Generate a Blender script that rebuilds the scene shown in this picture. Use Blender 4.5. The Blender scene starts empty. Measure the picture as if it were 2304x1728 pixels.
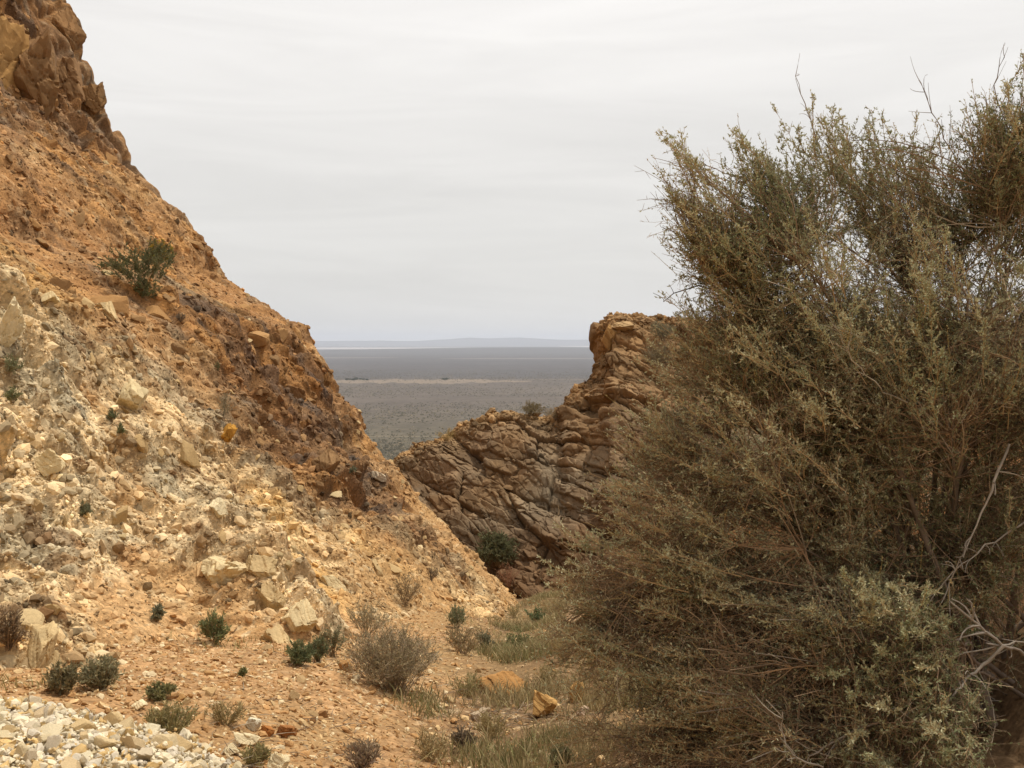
import bpy, bmesh, math, random
import numpy as np
from mathutils import Vector

# ------------------------------------------------------------------ camera, sky, sun
C = bpy.context.scene.collection
sc = bpy.context.scene
F = 1005.0
PITCH = math.atan(43.0 / F)
EYE = 1.6
cam_d = bpy.data.cameras.new('camera')
cam_d.sensor_width = 36.0
cam_d.lens = 36.0 * F / 1024.0
cam_d.clip_start = 0.1
cam_d.clip_end = 120000.0
cam = bpy.data.objects.new('camera', cam_d)
C.objects.link(cam)
cam.location = (0, 0, EYE)
cam.rotation_euler = (math.pi / 2 - PITCH, 0, 0)
sc.camera = cam

SUN_DIR = Vector((0.30, 0.20, 1.0)).normalized()
SUN_EL = math.asin(SUN_DIR.z)
SUN_AZ = math.atan2(SUN_DIR.x, SUN_DIR.y)
world = bpy.data.worlds.new('World')
sc.world = world
world.use_nodes = True
nt = world.node_tree
nt.nodes.clear()
wout = nt.nodes.new('ShaderNodeOutputWorld')
bg = nt.nodes.new('ShaderNodeBackground')
sky = nt.nodes.new('ShaderNodeTexSky')
sky.sky_type = 'NISHITA'
sky.sun_disc = False
sky.sun_elevation = SUN_EL
sky.sun_rotation = SUN_AZ
sky.dust_density = 2.0
tc = nt.nodes.new('ShaderNodeTexCoord')
sep = nt.nodes.new('ShaderNodeSeparateXYZ')
nt.links.new(tc.outputs['Generated'], sep.inputs[0])
ramp = nt.nodes.new('ShaderNodeValToRGB')          # cloud deck: paler overhead than at the horizon
cr = ramp.color_ramp
cr.elements[0].position = 0.0
cr.elements[0].color = (7.6, 7.45, 7.15, 1)
cr.elements[1].position = 1.0
cr.elements[1].color = (10.6, 10.4, 10.1, 1)
for p_, c_ in ((0.10, (8.05, 7.9, 7.6)), (0.2, (8.85, 8.65, 8.35)), (0.33, (9.7, 9.45, 9.15))):
    e = cr.elements.new(p_)
    e.color = (*c_, 1)
nt.links.new(sep.outputs['Z'], ramp.inputs[0])
mp = nt.nodes.new('ShaderNodeMapping')
mp.inputs['Scale'].default_value = (1.3, 1.3, 11.0)
mp.inputs['Rotation'].default_value = (0.0, 0.03, 0.4)
nt.links.new(tc.outputs['Generated'], mp.inputs[0])
cn = nt.nodes.new('ShaderNodeTexNoise')
cn.inputs['Scale'].default_value = 2.1
cn.inputs['Detail'].default_value = 5.0
cn.inputs['Roughness'].default_value = 0.55
cn.inputs['Distortion'].default_value = 0.6
nt.links.new(mp.outputs[0], cn.inputs['Vector'])
mr = nt.nodes.new('ShaderNodeMapRange')
mr.inputs[1].default_value = 0.3
mr.inputs[2].default_value = 0.7
mr.inputs[3].default_value = 0.925
mr.inputs[4].default_value = 1.06
nt.links.new(cn.outputs['Fac'], mr.inputs[0])
mul = nt.nodes.new('ShaderNodeVectorMath')
mul.operation = 'SCALE'
nt.links.new(ramp.outputs[0], mul.inputs[0])
nt.links.new(mr.outputs[0], mul.inputs['Scale'])
mix = nt.nodes.new('ShaderNodeMix')
mix.data_type = 'RGBA'
mix.inputs[0].default_value = 0.965                  # thin blue sky left between the clouds
nt.links.new(sky.outputs[0], mix.inputs[6])
nt.links.new(mul.outputs[0], mix.inputs[7])
nt.links.new(mix.outputs[2], bg.inputs['Color'])
bg.inputs['Strength'].default_value = 0.10
nt.links.new(bg.outputs[0], wout.inputs['Surface'])

sun_d = bpy.data.lights.new('sun', 'SUN')
sun_d.energy = 3.5
sun_d.angle = math.radians(4.0)
sun_d.color = (1.0, 0.93, 0.80)
sun = bpy.data.objects.new('sun', sun_d)
C.objects.link(sun)
sun.rotation_euler = SUN_DIR.to_track_quat('Z', 'Y').to_euler()
sun.location = (20, 20, 60)

sc.view_settings.view_transform = 'Standard'
sc.view_settings.look = 'None'
sc.view_settings.exposure = 0.0
sc.view_settings.gamma = 1.0
sc.render.engine = 'CYCLES'
sc.cycles.max_bounces = 6
sc.cycles.diffuse_bounces = 3
sc.cycles.volume_bounces = 1
sc.cycles.transparent_max_bounces = 6

# ------------------------------------------------------------------ numpy helpers
rng = np.random.default_rng(7)
random.seed(7)


def ray(px, py):
    """direction of a picture point of the 1024 x 768 frame, per metre of y"""
    cx, cy = (px - 512.0) / F, (384.0 - py) / F
    d = np.array([cx, math.cos(PITCH) + cy * math.sin(PITCH), -math.sin(PITCH) + cy * math.cos(PITCH)])
    return d / d[1]


def at(px, py, Y):
    d = ray(px, py)
    return np.array([d[0] * Y, Y, EYE + d[2] * Y])


def vp(x, y, Y):
    return at(x * 0.46293, y * 0.46293, Y)


def project(P):
    x, y, z = P[:, 0], P[:, 1], P[:, 2] - EYE
    fwd = y * math.cos(PITCH) - z * math.sin(PITCH)
    up = y * math.sin(PITCH) + z * math.cos(PITCH)
    fwd = np.maximum(fwd, 1e-3)
    return 512 + F * x / fwd, 384 - F * up / fwd, fwd


def hsh(ix, iy, iz, seed):
    n = (ix * 374761393 + iy * 668265263 + iz * 1442695041 + seed * 974634777) & 0x7fffffff
    n = ((n ^ (n >> 13)) * 1274126177) & 0x7fffffff
    n = ((n ^ (n >> 16)) * 668265263) & 0x7fffffff
    n = n ^ (n >> 15)
    return (n & 0xffffff) / float(0xffffff)


def vnoise(P, scale, seed):
    """value noise -1..1 of points (N,3) or (N,2)"""
    Q = P * scale
    if Q.shape[1] == 2:
        Q = np.column_stack([Q, np.zeros(len(Q))])
    I = np.floor(Q).astype(np.int64)
    f = Q - I
    f = f * f * (3 - 2 * f)
    r = np.zeros(len(Q))
    for dx in (0, 1):
        wx = f[:, 0] if dx else 1 - f[:, 0]
        for dy in (0, 1):
            wy = f[:, 1] if dy else 1 - f[:, 1]
            for dz in (0, 1):
                wz = f[:, 2] if dz else 1 - f[:, 2]
                r += wx * wy * wz * hsh(I[:, 0] + dx, I[:, 1] + dy, I[:, 2] + dz, seed)
    return r * 2 - 1


def fbm(P, scale, seed, octs=4, gain=0.5):
    r = np.zeros(len(P))
    a, t = 1.0, 0.0
    for o in range(octs):
        r += a * vnoise(P, scale * 2 ** o, seed + 31 * o)
        t += a
        a *= gain
    return r / t


def facets(U, cell, seed, tilt=0.6):
    """broken rock: 2-D cells, each a tilted facet.  returns height (~-1..1), cell random, edge distance 0.."""
    Q = U / cell
    I = np.floor(Q).astype(np.int64)
    n = len(Q)
    d1 = np.full(n, 9.0)
    d2 = np.full(n, 9.0)
    cx = np.zeros(n)
    cy = np.zeros(n)
    kx = np.zeros(n, np.int64)
    ky = np.zeros(n, np.int64)
    for dx in (-1, 0, 1):
        for dy in (-1, 0, 1):
            jx, jy = I[:, 0] + dx, I[:, 1] + dy
            fx = jx + 0.5 + 0.9 * (hsh(jx, jy, jx * 0, seed) - 0.5)
            fy = jy + 0.5 + 0.9 * (hsh(jx, jy, jx * 0 + 1, seed) - 0.5)
            d = np.hypot(Q[:, 0] - fx, Q[:, 1] - fy)
            m = d < d1
            d2 = np.where(m, d1, np.minimum(d2, d))
            d1 = np.where(m, d, d1)
            cx = np.where(m, fx, cx)
            cy = np.where(m, fy, cy)
            kx = np.where(m, jx, kx)
            ky = np.where(m, jy, ky)
    z0 = kx * 0
    h = hsh(kx, ky, z0 + 2, seed) * 2 - 1
    gx = (hsh(kx, ky, z0 + 3, seed) * 2 - 1) * tilt * 2
    gy = (hsh(kx, ky, z0 + 4, seed) * 2 - 1) * tilt * 2
    hh = h * 0.55 + gx * (Q[:, 0] - cx) + gy * (Q[:, 1] - cy)
    return hh, hsh(kx, ky, z0 + 5, seed), d2 - d1


def smooth(a, b, x):
    t = np.clip((x - a) / (b - a), 0, 1)
    return t * t * (3 - 2 * t)


def lerp(a, b, t):
    return a + (b - a) * t


def soften(D, n, m, times=1):
    """worn edges: blur a displacement over the mesh grid"""
    G = D.reshape(n, m)
    for _ in range(times):
        for ax in (0, 1):
            p = np.pad(G, [(1, 1) if k == ax else (0, 0) for k in (0, 1)], mode='edge')
            G = 0.25 * np.take(p, range(0, G.shape[ax]), ax) + 0.5 * G + 0.25 * np.take(p, range(2, G.shape[ax] + 2), ax)
    return G.ravel()


def mixc(col, c, w):
    return col + (np.array(c)[None, :] - col) * w[:, None]


# ------------------------------------------------------------------ mesh helpers
def mesh_object(name, V, faces, mat, parent=None, col=None, smooth_shade=False, loc=None):
    """V (N,3); faces a list of int arrays (M,k) -> ONE mesh object; col (N,3) point colour"""
    V = np.asarray(V, np.float64)
    if loc is not None:
        V = V - np.asarray(loc)[None, :]
    me = bpy.data.meshes.new(name)
    me.vertices.add(len(V))
    me.vertices.foreach_set('co', V.astype(np.float32).ravel())
    if not isinstance(faces, (list, tuple)):
        faces = [faces]
    faces = [f for f in faces if len(f)]
    loops = np.concatenate([f.ravel() for f in faces]).astype(np.int32)
    tot = np.concatenate([np.full(len(f), f.shape[1], np.int32) for f in faces])
    start = np.concatenate([[0], np.cumsum(tot)[:-1]]).astype(np.int32)
    me.loops.add(len(loops))
    me.loops.foreach_set('vertex_index', loops)
    me.polygons.add(len(tot))
    me.polygons.foreach_set('loop_start', start)
    me.polygons.foreach_set('loop_total', tot)
    me.polygons.foreach_set('use_smooth', np.full(len(tot), smooth_shade, bool))
    if col is not None:
        a = me.attributes.new('Col', 'FLOAT_COLOR', 'POINT')
        a.data.foreach_set('color', np.column_stack([np.clip(col, 0, 1), np.ones(len(V))]).astype(np.float32).ravel())
    me.update(calc_edges=True)
    me.materials.append(mat)
    o = bpy.data.objects.new(name, me)
    C.objects.link(o)
    if parent is not None:
        o.parent = parent
    elif loc is not None:
        o.location = tuple(float(v) for v in loc)
    return o


def tag(o, label=None, cat=None, group=None, kind=None):
    if label:
        o['label'] = label
    if cat:
        o['category'] = cat
    if group:
        o['group'] = group
    if kind:
        o['kind'] = kind
    return o


def empty(name, loc, label, cat, group=None):
    o = bpy.data.objects.new(name, None)
    o.empty_display_size = 0.1
    C.objects.link(o)
    o.location = tuple(float(v) for v in loc)
    return tag(o, label, cat, group)


def grid_faces(n, m):
    i = np.arange(n * m).reshape(n, m)
    return np.stack([i[:-1, :-1].ravel(), i[1:, :-1].ravel(), i[1:, 1:].ravel(), i[:-1, 1:].ravel()], 1)


def grid_normals(P, n, m):
    G = P.reshape(n, m, 3)
    a = np.gradient(G, axis=0)
    b = np.gradient(G, axis=1)
    N = np.cross(a, b)
    N /= np.linalg.norm(N, axis=2, keepdims=True) + 1e-12
    return N.reshape(-1, 3)


def tubes(P, R, sides=3):
    """P (N,K,3) R (N,K) -> verts, quad faces"""
    N, K, _ = P.shape
    T = np.gradient(P, axis=1)
    T /= np.linalg.norm(T, axis=2, keepdims=True) + 1e-12
    ref = np.where(np.abs(T[:, :, 2:3]) > 0.9, np.array([1.0, 0, 0]), np.array([0, 0, 1.0]))
    A = np.cross(T, ref)
    A /= np.linalg.norm(A, axis=2, keepdims=True) + 1e-12
    B = np.cross(T, A)
    ang = np.arange(sides) * 2 * math.pi / sides
    V = (P[:, :, None, :] + R[:, :, None, None] * (np.cos(ang)[None, None, :, None] * A[:, :, None, :] + np.sin(ang)[None, None, :, None] * B[:, :, None, :]))
    idx = np.arange(N * K * sides).reshape(N, K, sides)
    nx = np.roll(idx, -1, axis=2)
    f = np.stack([idx[:, :-1], nx[:, :-1], nx[:, 1:], idx[:, 1:]], -1).reshape(-1, 4)
    return V.reshape(-1, 3), f


def unit(v):
    return v / (np.linalg.norm(v, axis=-1, keepdims=True) + 1e-12)


def bezier(a, b, c, K):
    t = np.linspace(0, 1, K)[None, :, None]
    return (1 - t) ** 2 * a[:, None] + 2 * t * (1 - t) * b[:, None] + t * t * c[:, None]


# ------------------------------------------------------------------ materials
def mat_vcol(name, rough=0.95, noise=((12.0, 0.25),), bump=0.0, bump_scale=60.0, pebbles=0.0, pebble_scale=40.0, translucent=0.0):
    m = bpy.data.materials.new(name)
    m.use_nodes = True
    t = m.node_tree
    b = t.nodes['Principled BSDF']
    b.inputs['Roughness'].default_value = rough
    b.inputs['Specular IOR Level'].default_value = 0.15
    at_ = t.nodes.new('ShaderNodeAttribute')
    at_.attribute_name = 'Col'
    c = at_.outputs['Color']
    co = t.nodes.new('ShaderNodeTexCoord').outputs['Object']
    for sc_, amt in noise:
        n = t.nodes.new('ShaderNodeTexNoise')
        n.inputs['Scale'].default_value = sc_
        n.inputs['Detail'].default_value = 4.0
        n.inputs['Roughness'].default_value = 0.65
        t.links.new(co, n.inputs['Vector'])
        r = t.nodes.new('ShaderNodeMapRange')
        r.inputs[1].default_value = 0.25
        r.inputs[2].default_value = 0.75
        r.inputs[3].default_value = 1 - amt
        r.inputs[4].default_value = 1 + amt
        t.links.new(n.outputs['Fac'], r.inputs[0])
        s = t.nodes.new('ShaderNodeVectorMath')
        s.operation = 'SCALE'
        t.links.new(c, s.inputs[0])
        t.links.new(r.outputs[0], s.inputs['Scale'])
        c = s.outputs[0]
    hgt = None
    if pebbles:
        v = t.nodes.new('ShaderNodeTexVoronoi')
        v.inputs['Scale'].default_value = pebble_scale
        t.links.new(co, v.inputs['Vector'])
        sp = t.nodes.new('ShaderNodeSeparateColor')
        t.links.new(v.outputs['Color'], sp.inputs[0])
        r = t.nodes.new('ShaderNodeMapRange')
        r.inputs[1].default_value = 0.0
        r.inputs[2].default_value = 1.0
        r.inputs[3].default_value = 1 - pebbles
        r.inputs[4].default_value = 1 + pebbles
        t.links.new(sp.outputs[0], r.inputs[0])
        s = t.nodes.new('ShaderNodeVectorMath')
        s.operation = 'SCALE'
        t.links.new(c, s.inputs[0])
        t.links.new(r.outputs[0], s.inputs['Scale'])
        c = s.outputs[0]
        hgt = v.outputs['Distance']
    t.links.new(c, b.inputs['Base Color'])
    if bump:
        n = t.nodes.new('ShaderNodeTexNoise')
        n.inputs['Scale'].default_value = bump_scale
        n.inputs['Detail'].default_value = 5.0
        n.inputs['Roughness'].default_value = 0.7
        t.links.new(co, n.inputs['Vector'])
        bp = t.nodes.new('ShaderNodeBump')
        bp.inputs['Strength'].default_value = bump
        bp.inputs['Distance'].default_value = 0.02
        t.links.new(n.outputs['Fac'], bp.inputs['Height'])
        t.links.new(bp.outputs[0], b.inputs['Normal'])
    if translucent:
        tr = t.nodes.new('ShaderNodeBsdfTranslucent')
        t.links.new(c, tr.inputs['Color'])
        mx = t.nodes.new('ShaderNodeMixShader')
        mx.inputs[0].default_value = translucent
        t.links.new(b.outputs[0], mx.inputs[1])
        t.links.new(tr.outputs[0], mx.inputs[2])
        t.links.new(mx.outputs[0], t.nodes['Material Output'].inputs['Surface'])
    return m


M_hill = mat_vcol('weathered_rock', noise=((3.0, 0.12), (11.0, 0.20), (34.0, 0.30)), bump=1.0, bump_scale=36, pebbles=0.22, pebble_scale=42)
M_ridge = mat_vcol('fractured_rock', noise=((1.5, 0.15), (9.0, 0.28), (40.0, 0.15)), bump=0.8, bump_scale=14)
M_floor = mat_vcol('gravel_soil', noise=((2.0, 0.12), (25.0, 0.25)), bump=0.6, bump_scale=60, pebbles=0.22, pebble_scale=55)
M_stone = mat_vcol('stone', noise=((9.0, 0.14), (55.0, 0.14)), bump=0.35, bump_scale=50)
M_twig = mat_vcol('dry_twig', noise=((30.0, 0.2),))
M_leaf = mat_vcol('small_leaf', noise=((25.0, 0.18),), translucent=0.22)
M_plain = mat_vcol('desert_scrub', noise=((0.0006, 0.10), (0.004, 0.22), (0.03, 0.35), (0.15, 0.35)))
M_pale = mat_vcol('pale_sediment', noise=((0.001, 0.05), (0.01, 0.1)))

# ------------------------------------------------------------------ the left hillside (lofted along the gully, broken up by facets)
SIL = [(-60, -330, 25), (-20, -210, 23.5), (45, -100, 22), (66, -30, 21.5), (74, 0, 21.3), (84, 46, 21), (100, 76, 21), (111, 113, 21), (125, 134, 20.8), (148, 178, 20.6), (164, 194, 20.4), (194, 222, 20.2), (218, 259, 20),
       (222, 275, 19.9), (259, 301, 19.7), (308, 331, 19.4), (324, 356, 19.2), (340, 387, 19), (359, 407, 18.8), (370, 433, 18.6), (398, 458, 18.4),
       (426, 495, 18), (456, 523, 17.6), (477, 546, 17.2), (502, 574, 16.8), (525, 597, 16.4), (535, 625, 16)]
prof = np.array([at(*p) for p in SIL])[::-1]                    # from the foot upwards
low = prof[0] + np.array([1.2, 0, -0.75])
prof = np.vstack([low, prof])
arc = np.concatenate([[0], np.cumsum(np.linalg.norm(np.diff(prof, axis=0), axis=1))])
tv = np.concatenate([np.arange(0, 6.0, 0.0165), np.arange(6.0, 13.0, 0.0215), np.arange(13.0, arc[-1], 0.034)])
NP = np.column_stack([np.interp(tv, arc, prof[:, k]) for k in range(3)])
ky = np.ones(9) / 9.0
NPs = NP.copy()
yv = np.concatenate([np.linspace(-24, 3.55, 56), np.exp(np.linspace(math.log(3.6), math.log(16.2), 500)), np.linspace(16.23, 22.2, 220), np.linspace(22.3, 60, 60)])  # first rows carry the slope on unseen behind the camera, against frontal sky light
nY, nV = len(yv), len(tv)
YY, TT = np.meshgrid(yv, tv, indexing='ij')
hfac = smooth(0.0, 9.0, TT)
yN = NP[None, :, 1]
dyv = YY - yN
kx1 = lerp(0.20, 0.10, hfac)
kz1 = lerp(-0.205, -0.02, hfac)
soft = 0.5
pos = np.log1p(np.exp(np.clip(dyv / soft, -40, 40))) * soft     # soft max(0, dy)
neg = dyv - pos
X = 0.27 + NP[None, :, 0] + kx1 * neg - 1.35 * pos + kx1 * pos * 0
Z = NP[None, :, 2] + kz1 * neg - 0.55 * pos
# talus apron in the near part: the foot runs out gently onto the gully floor
P0 = np.column_stack([X.ravel(), YY.ravel(), Z.ravel()])
Nn = grid_normals(P0, nY, nV)
if Nn[(nY // 2) * nV + nV // 2, 0] < 0:
    Nn = -Nn
U = np.column_stack([YY.ravel() * 1.0, TT.ravel()])


def hill_ref(px, py):
    """world point of the undisplaced hillside seen at a picture point"""
    x_, y_, d_ = project(P0)
    m = np.hypot(x_ - px, y_ - py) < 5
    i = np.where(m)[0]
    if len(i) == 0:
        i = np.array([np.argmin(np.hypot(x_ - px, y_ - py))])
    j = i[np.argmin(d_[i])]
    return P0[j]


PX0, PY0, PD0 = project(P0)
nearnose = np.exp(-(np.minimum(dyv, 0).ravel() / 1.2) ** 2)


def zone(pts, rad):
    """soft blob weights around places on the hillside (picture points of the 2212-wide view turned into world places)"""
    w = np.zeros(len(P0))
    for (x, y) in pts:
        c = hill_ref(x * 0.46293, y * 0.46293)
        w = np.maximum(w, np.exp(-(((P0 - c) ** 2).sum(1)) / (rad * rad)))
    return w


warp = np.column_stack([fbm(U, 0.9, 11, 3), fbm(U, 0.9, 12, 3)])
Uw = U + warp * 0.22
# shear so the facets lie along the beds that run down the slope
ca, sa = math.cos(0.5), math.sin(0.5)
Ur = np.column_stack([Uw[:, 0] * ca + Uw[:, 1] * sa, -Uw[:, 0] * sa + Uw[:, 1] * ca])
Ub = Ur * np.array([1.0, 0.5])
z_cliff = zone([(40, 60), (100, 120), (150, 60), (60, 0), (20, 150)], 1.6)
z_frac = zone([(200, 200), (180, 260), (230, 300)], 1.1)
z_crag = zone([(650, 760), (700, 830), (720, 930), (660, 900), (760, 960), (640, 1000), (820, 1030), (700, 1040), (780, 1080), (850, 1090), (880, 1130), (590, 800), (620, 880), (560, 760)], 1.35)
z_ledge = zone([(480, 1210), (560, 1250), (620, 1320), (640, 1380)], 0.75)
z_left = zone([(20, 650), (40, 720), (30, 1000), (60, 1100), (80, 1200), (120, 1300), (60, 1380)], 0.8)
z_white = zone([(60, 800), (120, 900), (100, 1000), (230, 1050), (60, 1150), (330, 900), (450, 1020), (200, 960), (20, 640), (60, 1050), (150, 1130)], 1.15)
z_cream = zone([(600, 1150), (720, 1230), (830, 1280), (560, 1080), (900, 1290), (480, 930), (520, 1000), (380, 1000), (300, 1130)], 1.2)
z_yell = zone([(590, 1080), (620, 1130), (650, 1190), (690, 1240)], 0.33) + 0.7 * zone([(40, 530), (20, 580)], 0.7) + 0.6 * zone([(790, 1180), (860, 1220)], 0.35)
z_talus = zone([(300, 1330), (380, 1420), (240, 1280), (480, 1470), (620, 1480), (330, 1400), (520, 1430), (750, 1330), (560, 1500)], 0.75)
z_sand = zone([(520, 640), (460, 720), (600, 740), (560, 800), (300, 560), (560, 900), (640, 720)], 0.7)
z_top = smooth(6.5, 10.5, TT.ravel() + 1.2 * fbm(U, 0.5, 5, 3))
z_chute = zone([(330, 1080), (420, 1120), (270, 960)], 0.5)

rock = 0.48 + 0.42 * fbm(U, 0.8, 21, 3) + 0.25 * fbm(U, 2.6, 22, 2)
rock += 0.75 * z_crag + 0.9 * z_ledge + 0.6 * z_left + 0.35 * z_white + 0.9 * z_cliff + 0.6 * z_frac - 0.95 * z_talus - 0.45 * z_sand - 0.5 * z_chute
n_s = fbm(Uw * np.array([1.5, 0.16]), 1.0, 23, 4)
chute = smooth(0.10, 0.42, n_s)
rock += 0.30 * z_top + 0.35 * np.clip(fbm(U, 1.3, 24, 3), -0.2, 1) * smooth(4, 8, TT.ravel())
rock -= 0.45 * chute * (1 - 0.6 * np.clip(z_ledge + z_cliff + z_crag, 0, 1))
rock = np.clip(rock, 0.06, 1.25)

f1, r1, e1 = facets(Ub, 0.62, 101, 0.6)
f2, r2, e2 = facets(Ub, 0.27, 102, 0.65)
f3, r3, e3 = facets(Ub, 0.125, 103, 0.7)
f4, r4, e4 = facets(Uw, 0.062, 104, 0.7)
fc, rc, ec = facets(Uw * np.array([1.0, 0.9]), 1.25, 105, 0.5)
big = fbm(U * np.array([1.0, 0.45]), 0.42, 41, 4)
D = 0.30 * big * (1 - 0.8 * nearnose) + 0.05 * fbm(U, 2.2, 42, 3)
D += rock * (0.085 * f1 + 0.068 * f2 + 0.044 * f3 + 0.026 * f4)
D -= rock * (0.065 * np.exp(-e1 / 0.05) + 0.040 * np.exp(-e2 / 0.06) + 0.018 * np.exp(-e3 / 0.08))
D += z_cliff * (0.26 * fc - 0.18 * np.exp(-ec / 0.05) + 0.08 * f1) + z_frac * (0.12 * f1 - 0.08 * np.exp(-e1 / 0.06))
D += z_crag * (0.10 * f1 + 0.08 * f2 + 0.03 * fbm(U, 1.4, 43, 3))
D += z_ledge * (0.34 + 0.15 * f1 + 0.10 * f2 + 0.04 * f3 - 0.10 * np.exp(-e1 / 0.05)) + z_left * (0.14 + 0.10 * f1 + 0.03 * f2) - 0.14 * z_talus - 0.10 * z_chute
D -= 0.05 * chute
D += (1 - np.clip(rock, 0, 1)) * 0.012 * fbm(U, 14, 44, 3)
D = soften(D, nY, nV, 2)
Dir = unit(Nn + np.array([0, 0, 0.6]))
fade = smooth(40, 24, YY.ravel())
PH = P0 + Dir * (D * fade)[:, None]
# colours: soil and rock tones, plus dark flecks for shadowed pits
soil = np.tile(np.array([[0.36, 0.21, 0.10]]), (len(P0), 1))
n_a = fbm(U, 0.7, 51, 4)
n_b = fbm(U * np.array([1.0, 0.4]), 1.5, 52, 4)
soil = mixc(soil, (0.42, 0.275, 0.14), np.clip(0.5 + 0.8 * n_a, 0, 1))
low_w = 1 - smooth(3.5, 8.5, TT.ravel() + 0.12 * (YY.ravel() - 10) + 1.0 * n_b)
soil = mixc(soil, (0.47, 0.335, 0.18), 0.8 * low_w)
rockc = np.tile(np.array([[0.35, 0.225, 0.12]]), (len(P0), 1))
rockc = mixc(rockc, (0.58, 0.46, 0.28), np.clip(0.95 * low_w + 0.45 * n_a, 0, 1))
rockc = mixc(rockc, (0.60, 0.525, 0.375), np.clip(z_white + 0.6 * z_cream, 0, 0.85))
rockc = mixc(rockc, (0.37, 0.32, 0.21), np.clip(0.9 * fbm(U, 1.1, 53, 3) - 0.1, 0, 0.6))
soil = mixc(soil, (0.50, 0.37, 0.21), np.clip(0.7 * z_white + 0.5 * z_cream, 0, 0.8))
crag = np.clip(z_crag, 0, 1)
rockc = mixc(rockc, (0.165, 0.10, 0.06), 0.9 * crag)
soil = mixc(soil, (0.225, 0.138, 0.075), 0.85 * crag)
ledge = np.clip(z_ledge + z_left * 0.6, 0, 1)
rockc = mixc(rockc, (0.64, 0.55, 0.39), 0.85 * ledge)
clf = np.clip(z_cliff + 0.5 * z_frac, 0, 1)
rockc = mixc(rockc, (0.25, 0.16, 0.092), 0.85 * clf)
soil = mixc(soil, (0.33, 0.21, 0.115), 0.7 * clf)
tal = np.clip(z_talus, 0, 1)
soil = mixc(soil, (0.60, 0.42, 0.24), 0.85 * tal)
tint = (0.62 + 0.76 * r2) * (0.80 + 0.4 * r3)
hue = (r1 - 0.5)[:, None] * np.array([0.05, 0.0, -0.04])[None, :] + (r2 - 0.5)[:, None] * np.array([0.06, 0.02, -0.02])[None, :]
rockc = rockc * lerp(1.0, tint, 0.75)[:, None] + hue
rw = np.clip(smooth(0.25, 0.75, rock + 0.35 * (r2 - 0.5) + 0.35 * (r3 - 0.5)), 0, 1)
colH = soil + (rockc - soil) * rw[:, None]
yl = np.clip(z_yell * (0.75 + 0.5 * n_b), 0, 1)
colH = mixc(colH, (0.62, 0.40, 0.12), 0.75 * yl)
colH = mixc(colH, (0.17, 0.10, 0.05), 0.55 * (r3 < 0.13) * np.clip(rock, 0, 1) + 0.4 * (r4 < 0.10))  # random dark facets stand in for small shadowed pits
spk = smooth(0.90, 0.93, r4)
colH = mixc(colH, (0.72, 0.66, 0.50), spk * 0.55 * (1 - crag) * lerp(0.35, 1.0, low_w))
colH = mixc(colH, (0.30, 0.16, 0.07), smooth(0.62, 0.9, fbm(U, 1.9, 55, 3) + 0.35) * 0.35)
def warm(c):
    k = smooth(0.12, 0.30, c[:, 2])[:, None]
    return c * (np.array([[0.95, 0.82, 0.665]]) * (1 - k) + np.array([[0.95, 0.845, 0.71]]) * k)


colH = mixc(colH, (0.47, 0.32, 0.17), 0.45 * chute * low_w)
colH = warm(colH)
hill = mesh_object('hillside', PH, grid_faces(nY, nV)[:, ::-1], M_hill, col=colH)
tag(hill, 'steep tan and cream scree hillside of broken rock rising on the left', 'hillside', kind='structure')
hillN = grid_normals(PH, nY, nV)
hillN *= np.sign((hillN * Nn).sum(1))[:, None]

# ------------------------------------------------------------------ gully floor and right-hand bank
fx = np.concatenate([np.linspace(-8, -3.2, 70), np.linspace(-3.17, 3.2, 520), np.linspace(3.25, 16, 90)])
fy = np.concatenate([np.linspace(-24, 1.15, 44), np.exp(np.linspace(math.log(1.2), math.log(2.8), 30)), np.exp(np.linspace(math.log(2.82), math.log(26), 620))])
FX, FY = np.meshgrid(fx, fy, indexing='xy')
Pf = np.column_stack([FX.ravel(), FY.ravel()])


def floor_z(x, y):
    g = -0.21 * (y - 3.75) * smooth(1.5, 4.5, y) + 0.05 * smooth(3.0, 1.0, y) - 0.12
    g = g + 0.36 * np.maximum(0, -0.8 - y)                                                 # gully climbs unseen behind the camera, added to cut sky light on facing sides
    g = np.where(y > 18.5, g + 0.02 * (y - 18.5), g)
    xt = np.interp(y, [2, 4, 6.3, 10, 16, 26], [-0.32, -0.25, -0.10, 0.08, 0.35, 0.6])     # the line of the gully
    dx = x - xt
    soft = np.sqrt(dx * dx + 0.04) - 0.2
    far_ = smooth(17, 11, y)
    lf = 1.25 * (1 - np.exp(-soft / 1.25))
    z = g + np.where(dx < 0, lerp(0.12, 0.34, far_) * lf, lerp(0.06, 0.15, far_) * soft)
    xr = 1.55 + 0.05 * y
    wall = np.maximum(0, x - xr)
    top = np.maximum(1.25 - z, 0.6) + 0.8 * np.maximum(0, 1.0 - y)  # bank raised behind the camera too, unseen, blocking low sky light
    return z + top * (1 - np.exp(-wall * 0.95 / top))


def floor_at(px, py):
    d = ray(px, py)
    t_ = np.arange(2.4, 22, 0.01)
    z = EYE + d[2] * t_
    k = np.argmax(z < floor_z(d[0] * t_, t_))
    return np.array([d[0] * t_[k], t_[k]])


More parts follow.
